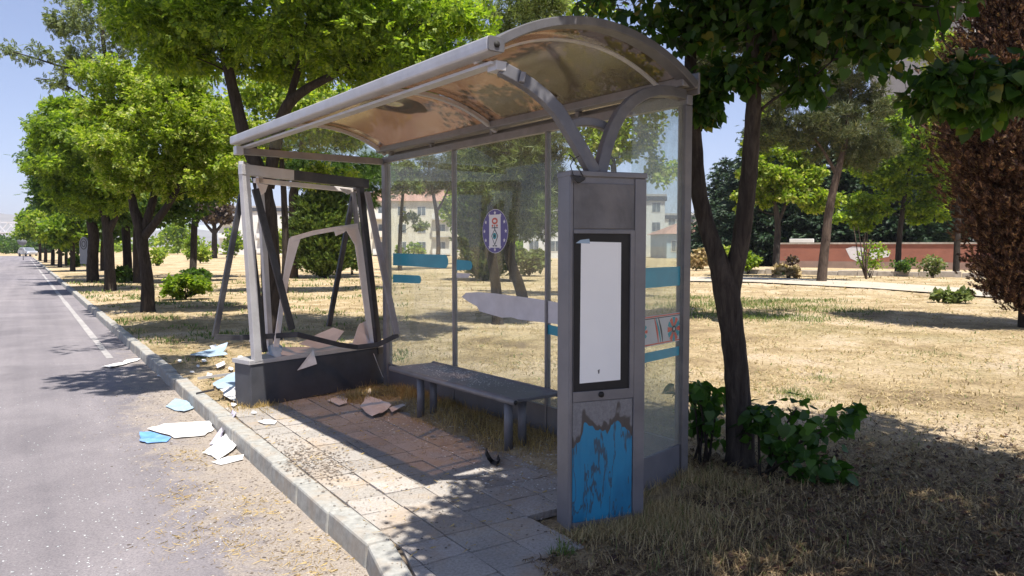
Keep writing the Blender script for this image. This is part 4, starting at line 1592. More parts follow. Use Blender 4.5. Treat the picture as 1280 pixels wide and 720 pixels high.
sheet('plastic_sheet', 'large pale blue sheet on the grass against the display base', 'sheet', [(266, 482), (284, 474), (308, 468), (310, 482), (290, 488), (272, 487)], M['paleblue'], LB, [.02, .06, .10, .04, .02, .01])
sheet('plastic_sheet', 'crumpled white sheet between kerb and display base', 'sheet', [(275, 490), (292, 488), (309, 492), (308, 502), (296, 505), (284, 499)], M['white'], LB, [.02, .05, .03, .02, .02, .02])
m_ = MB(); m_.bar(gp(247, 473, .03), gp(311, 464.5, .06), .03, .02); ob = m_.build('metal_strip', M['alu'], origin=gp(280, 470)); tag(ob, 'thin pale metal strip lying on the grass beside the display', 'metal strip')
m_ = MB(); m_.bar(gp(245, 492, .02), gp(268, 487, .05), .02, .015); ob = m_.build('metal_strip', M['anth'], origin=gp(256, 490)); tag(ob, 'short dark metal strip on the grass at the kerb', 'metal strip')
sheet('plastic_sheet', 'white fragment on the sunlit slabs in front of the display', 'sheet', [(322, 528), (332, 525), (346, 527), (343, 531), (330, 531)], M['white'], .004)
sheet('broken_tile', 'cream fragment on the dirt right before the dark display base', 'sheet', [(409, 502), (424, 497), (433, 499), (434, 505), (424, 508)], M['whiteback'], .01, [.01, .02, .02, .01, 0])
sheet('broken_tile', 'largest cream fragment on the straw near the bench end', 'sheet', [(450, 510), (461, 499), (476, 503), (489, 510), (478, 518), (465, 521)], M['whiteback'], .03, [.01, .03, .03, .02, .0, 0])
sheet('broken_tile', 'cream sliver between the large fragment and the bench leg', 'sheet', [(486, 512), (504, 507), (507, 509), (490, 517)], M['whiteback'], .03, [.01, .02, .02, .0])
sheet('broken_tile', 'small upright cream fragment in the straw by the display', 'sheet', [(455, 503), (460, 492), (463, 490), (464, 501)], M['whiteback'], .03, [.0, .05, .05, .0])


scr = [(262, 470, 9), (289, 462, 7), (255, 452, 6), (296, 456, 6), (248, 458, 5), (300, 447, 6), (276, 444, 5), (240, 466, 5), (225, 452, 5), (292, 507, 8), (318, 517, 6), (200, 470, 6)]
for (x, y, r) in scr:
    k = 5
    poly = [(x + r * .75 * random.uniform(.5, 1.1) * cos(2 * pi * q / k + .3), y + r * .38 * random.uniform(.5, 1.1) * sin(2 * pi * q / k + .3)) for q in range(k)]
    sheet('plastic_scrap', 'small pale plastic scrap strewn on the grass and kerb beside the display', 'scrap', poly, M['white'], .004 if x > 210 else RZ, [random.uniform(0, .02) for _ in range(k)], .003, 'small scraps beside the display')


def fsheet(name, label, poly, mat, bs, group='sheets fallen inside the display'):
    pts = [fpx(p[0], p[1], b) for p, b in zip(poly, bs)]
    mb = MB()
    n = len(pts)
    c = sum(pts, Vector()) / n
    nrm = Vector()
    for i in range(n):
        nrm += (pts[i] - c).cross(pts[(i + 1) % n] - c)
    nrm.normalize()
    o = pts + [c + nrm * .004] + [p - nrm * .004 for p in pts] + [c]
    fs = []
    for i in range(n):
        j = (i + 1) % n
        fs += [(i, j, n), (n + 1 + j, n + 1 + i, 2 * n + 1), (i, n + 1 + i, n + 1 + j, j)]
    mb.add(o, fs)
    ob = mb.build(name, mat, origin=c)
    return tag(ob, label, 'sheet', group)


fsheet('plastic_sheet', 'cream pointed panel standing at an angle inside the display', [(373, 430), (396, 418), (416, 409.5), (430, 414), (416, 432), (398, 436)], M['whiteback'], [.10, .2, .26, .24, .16, .1])
fsheet('plastic_sheet', 'cream curved panel upright in the right corner of the display', [(440, 431), (446, 412), (449, 405), (460, 400), (467, 424), (468, 434)], M['whiteback'], [.12, .2, .22, .24, .2, .14])
fsheet('plastic_sheet', 'long cream panel lying flat across the display base', [(348, 434), (395, 434), (440, 433), (466, 438), (420, 443), (380, 446), (352, 444)], M['whiteback'], [.24, .24, .25, .15, .02, .0, .02])
fsheet('printed_sheet', 'crumpled pale blue sheet in the left corner of the display', [(335, 433), (345, 429), (353, 433), (352, 440), (360, 446), (344, 446), (336, 443)], M['paleblue'], [.16, .2, .18, .1, .02, .03, .1])
fsheet('plastic_sheet', 'white triangular scrap hanging over the front of the display base', [(371.5, 463), (389, 440), (391, 436), (396, 455)], M['white'], [-.03, -.022, -.01, -.035])

# black rag tied to the pillar corner and its string
rg = MB()
A0 = PF(pa(711.5, 220) - .0, -.035, PT - .005)
q = [PF(pa(710.5, 222), -.034, pz(221)), PF(pa(728, 222), -.032, pz(223.5)), PF(pa(727, 226), -.03, pz(227)), PF(pa(719, 230), -.034, pz(231.5)), PF(pa(714, 228), -.036, pz(228))]
rg.prism(q, PDd * -.018)
ob = rg.build('black_rag', M['rubber'], origin=A0, bevel=.006)
tag(ob, 'knotted black rag tied over the top corner of the pillar', 'rag')
sm_ = MB()
sm_.tube([PF(pa(714, 222), -.03, pz(222)), dp(713, 207, 4.24), dp(717, 199, 4.27), dp(724, 195, 4.29)], .003, 5)
sm_.tube([PF(pa(726, 222), -.03, pz(222)), dp(722, 208, 4.25), dp(716, 197, 4.27), dp(711, 193, 4.29)], .003, 5)
ob2 = sm_.build('string', M['rubber'], origin=A0)
tag(ob2, 'thin dark string knotting the rag to the front arm', 'string')
# black strap by the bench leg
st = MB()
st.sweep([gp(607, 563, .03), gp(608, 566, .10), gp(611, 572, .06), gp(615, 577, .012), gp(621, 580, .02), gp(624, 577, .03), gp(622, 571, .012)], .035, .006, Vector((0.3, 0, 1)))
ob = st.build('black_strap', M['rubber'], origin=gp(615, 575)); tag(ob, 'twisted black strap on the dirt beside the front bench leg', 'strap')
# ------------------------------------------------------------------ front tree with two stems
HB = gp(925, 577)
hp = lambda x, y, Y: tuple(dp(x, y, Y))
HY = HB.y
trA = [((HB.x + .01, HB.y, -.1), 0.1353), ((HB.x, HB.y, .06), 0.1107), (hp(923, 500, HY), 0.0918), (hp(917, 430, HY), 0.0886), (hp(908, 362, HY), 0.0968), (hp(895, 318, HY), 0.0697), (hp(884, 285, HY + .03), 0.0640), (hp(873, 235, HY + .06), 0.0590), (hp(868, 160, HY + .12), 0.0508), (hp(863, 90, HY + .18), 0.0459), (hp(866, 20, HY + .22), 0.0410), (hp(872, -90, HY + .25), 0.0344), (hp(885, -260, HY + .3), 0.0246), (hp(905, -430, HY + .3), 0.0131)]
trB = [(hp(911, 385, HY), 0.0738), (hp(918, 340, HY), 0.0681), (hp(927, 295, HY - .03), 0.0656), (hp(934, 240, HY - .07), 0.0623), (hp(939, 180, HY - .12), 0.0574), (hp(942, 120, HY - .2), 0.0525), (hp(941, 50, HY - .28), 0.0459), (hp(950, -60, HY - .4), 0.0394), (hp(975, -220, HY - .55), 0.0295), (hp(1010, -420, HY - .7), 0.0148)]
trC = [(hp(942, 100, HY - .2), 0.0328), (hp(975, 40, HY - .35), 0.0279), (hp(1010, 10, HY - .5), 0.0230), (hp(1060, -30, HY - .7), 0.0164), (hp(1120, -60, HY - .9), 0.0098)]
trD = [(hp(864, 60, HY + .2), 0.0328), (hp(890, 15, HY + .1), 0.0262), (hp(915, -40, HY - .1), 0.0205), (hp(960, -140, HY - .5), 0.0115)]
ellsH = [((2.6, 4.55, 5.0), (2.2, 1.35, 1.5), 190, .33), ((3.6, 3.0, 5.2), (2.2, 1.6, 1.0), 200, .34), ((2.36, 5.0, 3.42), (.75, .7, .48), 60, .27), ((2.9, 4.5, 2.62), (.6, .4, .10), 20, .17),
         ((.6, 6.3, 4.15), (1.1, .7, .55), 18, .28), ((.95, 5.0, 4.1), (.7, .9, .35), 30, .3), ((1.12, 2.6, 4.4), (.86, 1.15, .45), 150, .28), ((1.6, 3.9, 4.6), (1.0, .8, .4), 60, .3),
         ((2.3, 3.7, 4.1), (.9, .9, .4), 36, .3), ((1.9, 5.5, 3.8), (.6, .5, .4), 12, .26), ((1.6, 5.5, 3.45), (.75, .5, .36), 26, .24), ((1.35, 5.9, 3.9), (.6, .5, .4), 14, .26), ((1.95, 5.4, 2.95), (.4, .3, .25), 6, .16), ((1.45, 5.6, 2.75), (.10, .2, .3), 4, .12)]
HT = tree('broadleaf_tree', 'forked dark trunk tree with large heart shaped leaves right beside the shelter', 'tree', HB, [trA, trB, trC, trD], ellsH, T_heart(), 92, .074, M['leaf_big'], M['barkgrey'], 21, None, droop=.55, flat=.8, twigs=3, start=.6, updir=.75)


def shrub(name, label, base, ells, tmpl, per, size, mat, seed, group=None, stems=6, droop=.2, cat='shrub', stemr=.012, flat=.75):
    g = np.random.default_rng(seed)
    root = thing(name, label, cat, base, 0, group)
    cl = ell_clumps(ells, g)
    mb = MB()
    b = Vector(base)
    for k in range(min(stems, len(cl))):
        c = cl[int(k * len(cl) / stems)][0]
        s = b + Vector((g.normal() * .05, g.normal() * .05, -.03))
        mb.tube([s, s.lerp(c, .5) + Vector((0, 0, .12 * (c - s).length)), c], [stemr, stemr * .75, stemr * .35], 5, False)
    mb.build('stem', M['bark'], root)
    v, f = clump_leaves(tmpl, cl, per, size, g, flat, droop, .6)
    np_mesh('foliage', v, f, mat, root)
    return root


b = gp(955, 590)
shrub('root_sucker_shrub', 'broad leaved suckers spreading right of the forked trunk base', b, [((b.x + .12, b.y + .0, .30), (.26, .22, .24), 9, .13), ((b.x + .45, b.y + .1, .36), (.26, .2, .14), 5, .12), ((b.x + .28, b.y - .25, .12), (.22, .14, .12), 4, .11), ((b.x + .72, b.y + .1, .42), (.12, .1, .07), 2, .07)], T_heart(), 17, .088, M['leaf_sucker'], 31, 'suckers at the forked tree', 9, .4)
b = gp(882, 575)
shrub('root_sucker_shrub', 'broad leaved suckers between the shelter side pane and the forked trunk', b, [((b.x - .02, b.y + .1, .42), (.18, .2, .24), 9, .12), ((b.x + .06, b.y + .1, .2), (.14, .12, .12), 4, .1)], T_heart(), 15, .085, M['leaf_sucker'], 32, 'suckers at the forked tree', 6, .4)

# ------------------------------------------------------------------ roadside trees on the left
GR = 'trees along the road'


def P(px, py, Y):
    return tuple(dp(px, py, Y))


def ell(px, py, Y, rx, ry, rz, n, rc):
    return (P(px, py, Y), (rx, ry, rz), n, rc)


# big dark tree behind the display
bA = gp(338, 423); Y = bA.y
tA = [((bA.x, Y, -.1), .24), ((bA.x, Y, .1), .2), (P(339, 380, Y), .175), (P(338, 320, Y), .165), (P(333, 260, Y), .16), (P(322, 212, Y), .14), (P(306, 170, Y), .115), (P(293, 120, Y), .10), (P(282, 70, Y), .085), (P(272, 10, Y), .07), (P(262, -80, Y), .05), (P(255, -200, Y), .025)]
tA2 = [(P(335, 235, Y), .11), (P(343, 190, Y), .105), (P(356, 138, Y - .1), .10), (P(382, 112, Y - .2), .08), (P(425, 90, Y - .4), .06), (P(480, 60, Y - .7), .045), (P(540, 20, Y - 1), .02)]
tA3 = [(P(356, 140, Y), .07), (P(372, 90, Y), .06), (P(385, 30, Y + .1), .05), (P(400, -60, Y + .2), .03), (P(410, -180, Y), .015)]
eA = [ell(365, -5, Y, 3.0, 2.4, 1.35, 120, .5), ell(500, 55, Y - .5, 1.6, 1.6, .85, 46, .42), ell(222, 30, Y, 1.1, 1.4, .8, 26, .40), ell(350, -140, Y - .5, 3.4, 3.4, 1.6, 70, .6), ell(330, 75, Y + .4, .9, .7, .3, 6, .3),
      ((-3.85, 7.6, 6.6), (1.0, 1.1, .5), 15, .40)]
tree('roadside_tree', 'big dark tree whose two limbs rise behind the wrecked display', 'tree', bA, [tA, tA2, tA3], eA, T_pinnate(3), 120, .155, M['leaf_green'], M['bark'], 41, GR, updir=.75)

# forked tree with yellowish crown
bB = gp(185, 389); Y = bB.y
tB = [((bB.x, Y, -.1), .21), ((bB.x, Y, .08), .175), (P(184, 350, Y), .15), (P(179, 315, Y), .14), (P(176, 288, Y), .15), (P(168, 262, Y), .11), (P(164, 238, Y), .09), (P(160, 200, Y), .07), (P(152, 150, Y), .05), (P(150, 100, Y), .02)]
tB2 = [(P(178, 295, Y), .12), (P(186, 268, Y), .10), (P(193, 240, Y), .09), (P(190, 205, Y), .075), (P(195, 150, Y), .045), (P(200, 95, Y), .02)]
tB3 = [(P(179, 297, Y), .11), (P(196, 276, Y - .2), .10), (P(215, 248, Y - .3), .08), (P(226, 225, Y - .4), .06), (P(240, 180, Y - .5), .035), (P(255, 130, Y - .5), .015)]
eB = [ell(205, 160, Y, 2.0, 1.8, 1.6, 84, .38), ell(165, 108, Y + .3, 1.2, 1.3, .9, 26, .36), ell(262, 185, Y - .4, 1.1, 1.1, 1.2, 34, .35), ell(158, 205, Y, .9, 1.0, .6, 13, .32), ell(240, 235, Y - .2, .8, .8, .35, 6, .26), ell(225, 95, Y + .3, 1.1, 1.0, .7, 16, .34)]
tree('roadside_tree', 'forked trunk tree with bright yellow green crown next to the display', 'tree', bB, [tB, tB2, tB3], eB, T_pinnate(3), 125, .15, M['leaf_yellow'], M['bark'], 42, GR, updir=.85)

bC = gp(138, 363); Y = bC.y
tC = [((bC.x, Y, -.1), .26), ((bC.x, Y, .1), .22), (P(137, 330, Y), .18), (P(135, 295, Y), .18), (P(130, 265, Y), .14), (P(120, 230, Y), .11), (P(105, 180, Y), .07), (P(95, 140, Y), .03)]
tC2 = [(P(136, 290, Y), .13), (P(148, 262, Y), .11), (P(155, 230, Y), .09), (P(155, 170, Y), .05)]
eC = [ell(112, 192, Y, 2.1, 2.2, 1.7, 84, .5), ell(72, 172, Y, .9, 1.2, .7, 20, .42), ell(145, 228, Y, 1.6, 1.6, 1.0, 40, .45), ell(90, 142, Y, 1.0, 1, .55, 15, .42), ell(110, 250, Y, 1.4, 1.3, .5, 18, .45)]
tree('roadside_tree', 'slim dark trunk tree with full green crown leaning over the road', 'tree', bC, [tC, tC2], eC, T_pinnate(3), 110, .205, M['leaf_green'], M['bark'], 43, GR, updir=.8)

bD = gp(116, 352); Y = bD.y
tD = [((bD.x, Y, -.1), .30), ((bD.x, Y, .1), .27), (P(116, 320, Y), .24), (P(117, 295, Y), .24), (P(112, 265, Y), .2), (P(105, 225, Y), .14), (P(95, 175, Y), .06)]
eD = [ell(105, 215, Y, 2.6, 2.4, 2.2, 80, .65), ell(75, 235, Y, 1.3, 1.4, .9, 20, .55), ell(130, 262, Y, 1.6, 1.4, .6, 18, .5)]
tree('roadside_tree', 'thick dark trunk tree standing behind the grey rounded sign', 'tree', bD, [tD], eD, T_pinnate(3), 80, .33, M['leaf_dark'], M['bark'], 44, GR)

# tree of the second row with its dark crown
bF = gp(173, 353); Y = bF.y
tF = [((bF.x, Y, -.1), .26), ((bF.x, Y, .1), .22), (P(172, 320, Y), .2), (P(172, 285, Y), .18), (P(178, 245, Y), .12), (P(185, 200, Y), .05)]
eF = [ell(190, 235, Y, 2.6, 2.0, 1.7, 70, .6), ell(245, 220, Y + 1, 1.6, 1.6, 1.2, 30, .55)]
tree('park_tree', 'shaded dark crowned tree directly behind the yellow green one', 'tree', bF, [tF], eF, T_diamond(.36), 150, .22, M['leaf_dark'], M['bark'], 45, 'park trees behind the roadside row')

bH = gp(241, 347); Y = bH.y
tH = [((bH.x, Y, -.1), .23), ((bH.x, Y, .1), .19), (P(242, 315, Y), .17), (P(243, 280, Y), .16), (P(245, 245, Y), .12), (P(247, 200, Y), .05)]
tH2 = [(P(243, 285, Y), .09), (P(255, 262, Y), .08), (P(268, 240, Y), .05)]
eH = [ell(255, 205, Y, 2.1, 1.8, 1.7, 62, .6), ell(215, 262, Y, .9, .8, .5, 8, .45)]
tree('park_tree', 'straight grey trunk tree left of the leaning dark display bar', 'tree', bH, [tH, tH2], eH, T_diamond(.36), 150, .24, M['leaf_green'], M['barkgrey'], 46, 'park trees behind the roadside row')

b = gp(356, 366); Y = b.y
t = [((b.x, Y, -.1), .16), ((b.x, Y, .1), .13), (P(357, 300, Y), .12), (P(354, 230, Y), .1), (P(350, 170, Y), .06), (P(348, 120, Y), .03)]
tree('park_tree', 'bright yellow green tree glowing between the two limbs of the big dark tree', 'tree', b, [t], [ell(345, 140, Y, 2.2, 1.6, 1.5, 60, .48), ell(420, 150, Y, 1.6, 1.4, 1.0, 30, .45), ell(300, 200, Y, .9, 1, .6, 10, .4), ell(470, 120, Y + 1, 1.5, 1.3, 1.0, 20, .5), ell(400, 218, Y + 1.5, 1.7, .9, .35, 12, .38)], T_diamond(.36), 130, .17, M['leaf_yellow'], M['bark'], 48, 'park trees behind the roadside row', updir=.8)

# tall feathery tree over the yellow one
bG = gp(160, 349); Y = bG.y
tG = [((bG.x, Y, -.1), .28), ((bG.x, Y, .1), .22), (P(158, 300, Y), .2), (P(150, 200, Y), .17), (P(140, 120, Y), .13), (P(130, 60, Y), .1), (P(125, 0, Y), .06), (P(130, -60, Y), .02)]
tG2 = [(P(140, 130, Y), .08), (P(105, 95, Y - .5), .06), (P(60, 78, Y - 1), .04), (P(20, 66, Y - 1.3), .025), (P(-10, 60, Y - 1.5), .012)]
tG3 = [(P(142, 150, Y), .07), (P(110, 125, Y - .5), .05), (P(75, 103, Y - 1), .03), (P(45, 98, Y - 1.2), .012)]
eG = [ell(130, 30, Y, 2.3, 2.0, 1.6, 95, .36), ell(35, 66, Y - 1.2, 1.6, .4, .26, 11, .24), ell(70, 100, Y - 1, 1.0, .4, .28, 9, .24), ell(12, 60, Y - 1.4, .8, .3, .14, 4, .2), ell(105, 80, Y - .5, 1.3, 1, .9, 44, .3), ell(90, -20, Y, 1.5, 1.5, .9, 34, .34), ell(200, 20, Y + 1, 1.8, 1.6, 1.1, 34, .4), ell(150, 100, Y, 1.8, 1.5, .8, 26, .36), ell(75, 30, Y - .6, .9, .5, .5, 20, .2)]
tree('acacia_tree', 'tall feathery grey green tree with thin boughs reaching left against the sky', 'tree', bG, [tG, tG2, tG3], eG, T_pinnate(3), 19, .22, M['leaf_grey'], M['bark'], 47, 'park trees behind the roadside row', droop=.35, flat=1.5)

# the far end of the row
GL = ['first small crowned tree beyond the sign, leaning to the road', 'second small crowned tree beyond the sign, bright green', 'third far row tree, half hidden by the bright ones', 'fourth far row tree, low crown near the parked vehicle', 'last tree of the far row, right above the parked vehicle']
for i, (px, py, cx, cy, r, lm) in enumerate([(91, 339, 88, 282, 1.6, 'leaf_green'), (75, 334, 72, 278, 2.0, 'leaf_yellow'), (66, 331, 62, 276, 2.3, 'leaf_green'), (57, 328, 54, 276, 2.6, 'leaf_dark'), (50, 326, 48, 279, 2.6, 'leaf_green')]):
    b = gp(px, py); Y = b.y
    rr = .006 * Y
    t = [((b.x, Y, -.1), .2), ((b.x, Y, .1), .17), (P(px, (py + cy) / 2 + 8, Y), .15), (P((px + cx) / 2, cy + 8, Y), .11), (P(cx, cy - 8, Y), .04)]
    e = [ell(cx, cy, Y, r * .95, r, r * .8, 42, .6), ell(cx - 6, cy + 6, Y, r * .6, r * .6, r * .4, 10, .5)]
    tree('roadside_tree', GL[i], 'tree', b, [t], e, T_diamond(.4), 130, .30, M[lm], M['bark'], 50 + i, GR)
for i, (px, py, h) in enumerate([(83, 332, 20), (97, 331, 18), (128, 338, 30)]):
    b = gp(px, py); Y = b.y
    t = [((b.x, Y, -.1), .16), ((b.x, Y, .1), .14), (P(px, py - h, Y), .12), (P(px + 3, py - 2 * h, Y), .05)]
    e = [ell(px + 2, py - 2 * h - 6, Y, 2.4, 2.2, 1.7, 36, .7)]
    tree('park_tree', ['thin trunk dark tree between the far row trees', 'thin dark tree immediately left of the grey rounded sign', 'thin dark trunk tree between the sign and the slim leaning tree'][i], 'tree', b, [t], e, T_diamond(.4), 120, .34, M['leaf_dark'], M['bark'], 60 + i, 'park trees behind the roadside row')

# small brown tree
b = gp(268, 323); Y = b.y
t = [((b.x, Y, -.1), .5), ((b.x, Y, .2), .4), (P(268, 300, Y), .36), (P(268, 286, Y), .3), (P(268, 262, Y), .12)]
t2 = [(P(268, 292, Y), .25), (P(256, 278, Y), .16), (P(248, 262, Y), .08)]
t3 = [(P(268, 292, Y), .25), (P(280, 276, Y), .16), (P(287, 258, Y), .08)]
tree('plum_tree', 'small brown purple crowned tree far back on the lawn', 'tree', b, [t, t2, t3], [ell(269, 264, Y, 2.5, 2.2, 1.9, 46, .8)], T_diamond(.4), 90, .42, M['leaf_plum'], M['bark'], 66)


# ------------------------------------------------------------------ conifers
def cone_tree(name, label, base, h, r, seed, leafmat, tmpl, per, size, levels, bottom=.0, bark='barkpine', droop=.1, upb=.0, group=None, prof=None, cat='conifer', trunk_r=None, lean=(0, 0), rc=.3):
    """leafy boughs in whorls up a straight trunk"""
    g = np.random.default_rng(seed)
    root = thing(name, label, cat, base, 0, group)
    b = Vector(base)
    mb = MB()
    tr = trunk_r or .022 * h
    top = b + Vector((lean[0], lean[1], h))
    mb.tube([b + Vector((0, 0, -.1)), b.lerp(top, .3), b.lerp(top, .7), top], [tr, tr * .8, tr * .4, .01], 9, False)
    pos, dirs, nors = [], [], []
    for i in range(levels):
        t = (i + g.uniform(-.3, .3)) / levels
        t = min(.985, max(0, t))
        z = bottom + (1 - bottom) * t
        rad = r * (prof(t) if prof else (1 - t) ** .8 + .04)
        k = max(4, int(4 + rad * 5))
        o = g.uniform(0, 6.28)
        for j in range(k):
            th = o + 2 * pi * j / k + g.uniform(-.25, .25)
            rr = rad * g.uniform(.72, 1.12)
            s = b.lerp(top, z)
            e = s + Vector((cos(th) * rr, sin(th) * rr, upb * rr - droop * rr + g.uniform(-.1, .1) * rr))
            mb.tube([s, (s + e) / 2 + Vector((0, 0, .06 * rr)), e], [max(.012, tr * .16), .012, .006], 4, False)
            n = max(3, int(per * rr))
            q = g.random((n, 1)) ** .7
            p = np.array(s) * (1 - q) + np.array(e) * q + g.normal(size=(n, 3)) * np.array([rc, rc, rc * .55]) * (.35 + .65 * q)
            od = np.array([cos(th), sin(th), upb - droop])
            pos.append(p)
            dirs.append(od + g.normal(size=(n, 3)) * .45 + np.array([0, 0, upb * .8]))
            nors.append(g.normal(size=(n, 3)) * .4 + np.array([0, 0, 1 - min(.8, upb)]) + od * upb)
    mb.build('trunk', M[bark], root)
    pos = np.concatenate(pos); dirs = np.concatenate(dirs); nors = np.concatenate(nors)
    v, f = scatter(tmpl, pos, dirs, nors, size * g.uniform(.65, 1.3, len(pos)))
    np_mesh('crown', v, f, leafmat, root)
    return root


SPR = T_spray(4, .11)
# dead brown conifer at the right edge
b = Vector((10.55, 15.2, 0))
dprof = lambda t: (.45 + 1.9 * t if t < .3 else 1.02 - .55 * (t - .3) ** 1.1) * (1 if t < .85 else max(.05, (1 - t) / .15))
cone_tree('dead_conifer', 'tall dead brown conifer at the right edge of the lawn', b, 8.6, 1.55, 71, M['leaf_dead'], SPR, 125, .16, 54, .04, 'bark', -.1, .55, None, dprof, 'conifer', .16, rc=.24)
# thuja behind the display, thuja behind the glass
tprof = lambda t: (.75 + .5 * t if t < .35 else .93 * (1 - (t - .35) / .66) ** .75 + .05)
b = gp(406, 347); cone_tree('thuja_tree', 'bushy dense conifer seen through the empty display frame', b, 5.1, 1.75, 72, M['leaf_thuja'], SPR, 60, .30, 26, .0, 'bark', -.1, .5, 'conifers on the lawn', tprof, rc=.22)
b = gp(606, 350); cone_tree('thuja_tree', 'pointed bright conifer seen through the middle glass pane', b, 6.6, 1.5, 73, M['leaf_thuja'], SPR, 55, .30, 30, .0, 'bark', -.1, .5, 'conifers on the lawn', tprof, rc=.22)
# dark spruces behind the red wall
for i, (px, Yd, h, r, lab) in enumerate([(952, 66, 11.5, 4.2, 'dark spruce behind the left end of the red wall'), (1040, 64, 12.5, 4.6, 'dark spruce behind the red wall above the white paint patch'), (1120, 62, 11.0, 4.4, 'dark spruce behind the red wall, hidden by green leaves'), (1195, 66, 13.5, 4.6, 'dark spruce behind the right end of the red wall'), (905, 72, 8.0, 3.4, 'smaller dark spruce showing between the two stems of the forked tree')]):
    b = Vector((dp(px, 308, Yd).x, Yd, 0))
    cone_tree('spruce_tree', lab, b, h * 1.3, r, 75 + i, M['leaf_spruce'], SPR, 17, .62, 20, .03, 'bark', .18, .0, 'dark spruces behind the red wall', lambda t: (1 - t ** 1.7) * .95 + .05, rc=.34)

NEED = T_needles(10, 1.15, .05)
# pine on the right with sparse tufts
b = gp(1027, 352); Y = b.y
t = [((b.x, Y, -.1), .27), ((b.x, Y, .1), .23), (P(1031, 310, Y), .21), (P(1037, 260, Y), .19), (P(1047, 215, Y), .16), (P(1056, 180, Y), .12), (P(1062, 130, Y), .08), (P(1066, 70, Y), .03)]
t2 = [(P(1046, 220, Y), .09), (P(1030, 190, Y), .07), (P(1010, 165, Y), .045), (P(985, 150, Y), .02)]
e = [ell(1055, 150, Y, 2.3, 2.0, 2.2, 60, .55), ell(1000, 160, Y, 1.4, 1.3, 1.0, 22, .5), ell(1095, 190, Y, 1.2, 1.2, .8, 16, .5), ell(1060, 80, Y, 1.6, 1.5, 1.2, 26, .5), ell(985, 125, Y, 1.3, 1.2, 1.0, 22, .45), ell(955, 165, Y + 1, .8, .9, .8, 10, .4)]
tree('pine_tree', 'slender leaning pine with sparse needle tufts before the red wall', 'pine', b, [t, t2], e, NEED, 34, .34, M['leaf_pine'], M['barkpine'], 81, 'pines on the lawn', droop=-.2)
# pines behind the glass
b = gp(622, 404); Y = b.y
t = [((b.x, Y, -.1), .16), ((b.x, Y, .1), .13), (P(620, 360, Y), .115), (P(614, 310, Y), .11), (P(616, 260, Y), .10), (P(625, 200, Y), .08), (P(632, 140, Y), .06), (P(636, 80, Y), .04), (P(638, 10, Y), .02)]
e = [ell(640, 200, Y, 1.15, 1.1, .95, 46, .32), ell(660, 130, Y, 1.1, 1.1, 1.0, 34, .32), ell(625, 60, Y, 1.4, 1.2, .8, 26, .34), ell(665, 270, Y, .7, .7, .45, 14, .28), ell(650, 10, Y, 1.0, .9, .5, 14, .3)]
tree('pine_tree', 'dark stemmed pine right behind the round emblem on the glass', 'pine', b, [t], e, NEED, 40, .22, M['leaf_grey'], M['bark'], 82, 'pines on the lawn', droop=-.1)
b = gp(658, 398); Y = b.y
t = [((b.x, Y, -.1), .17), ((b.x, Y, .1), .14), (P(650, 360, Y), .125), (P(636, 315, Y), .12), (P(641, 270, Y), .10), (P(665, 220, Y), .07), (P(680, 170, Y), .04)]
e = [ell(668, 215, Y, .9, .9, .8, 30, .32), ell(690, 260, Y, .5, .6, .35, 9, .26)]
tree('pine_tree', 'second dark stem leaning left behind the torn white sticker', 'pine', b, [t], e, NEED, 38, .22, M['leaf_pine'], M['bark'], 83, 'pines on the lawn', droop=-.1)
b = gp(546, 336); Y = b.y
t = [((b.x, Y, -.1), .27), ((b.x, Y, .1), .2), (P(548, 310, Y), .16), (P(546, 270, Y), .15), (P(541, 240, Y), .12), (P(535, 205, Y), .05)]
t2 = [(P(546, 265, Y), .1), (P(558, 242, Y), .07), (P(570, 215, Y), .03)]
e = [ell(545, 215, Y, 2.6, 2.2, 1.4, 48, .7), ell(575, 220, Y, 1.4, 1.3, .9, 16, .6), ell(515, 225, Y, 1.2, 1.2, .8, 14, .6)]
tree('pine_tree', 'umbrella crowned pine before the cream apartment block', 'pine', b, [t, t2], e, NEED, 34, .42, M['leaf_pine'], M['barkpine'], 84, 'pines on the lawn', droop=-.1)
b = gp(366, 347); Y = b.y
t = [((b.x, Y, -.1), .33), ((b.x, Y, .1), .28), (P(366, 310, Y), .27), (P(368, 270, Y), .27), (P(367, 245, Y), .24), (P(372, 210, Y), .15), (P(380, 160, Y), .05)]
e = [ell(420, 215, Y, 3.3, 2.0, 1.0, 52, .65), ell(345, 205, Y, 1.8, 1.6, .9, 24, .6), ell(455, 240, Y, 1.2, 1.1, .8, 16, .5), ell(400, 170, Y, 2.4, 2, 1.0, 24, .6)]
tree('pine_tree', 'thick trunked dark pine seen through the top of the display frame', 'pine', b, [t], e, NEED, 38, .36, M['leaf_dark'], M['barkpine'], 85, 'pines on the lawn', droop=.1)

# bright broadleaf trees in the right background
b = gp(969, 346); Y = b.y
t = [((b.x, Y, -.1), .24), ((b.x, Y, .1), .2), (P(971, 310, Y), .18), (P(972, 275, Y), .16), (P(966, 245, Y), .1), (P(962, 215, Y), .05)]
t2 = [(P(972, 280, Y), .1), (P(982, 255, Y), .08), (P(990, 225, Y), .04)]
tree('lawn_tree', 'bright green low crowned tree at the left end of the red wall', 'tree', b, [t, t2], [ell(975, 232, Y, 1.7, 1.5, .8, 40, .45), ell(950, 212, Y, 1.1, 1.2, .9, 16, .42), ell(1005, 215, Y, 1.0, 1.1, .8, 14, .42), ell(985, 190, Y, .9, .9, .6, 9, .4), ell(950, 180, Y, 1.0, 1.0, .8, 14, .4), ell(965, 140, Y, .9, .9, .8, 10, .4), ell(1020, 250, Y, 1.3, 1.0, .5, 14, .4), ell(940, 250, Y, .9, .9, .6, 9, .4)], T_diamond(.4), 120, .22, M['leaf_yellow'], M['barkgrey'], 91, 'bright trees before the wall')
b = gp(1122, 342); Y = b.y
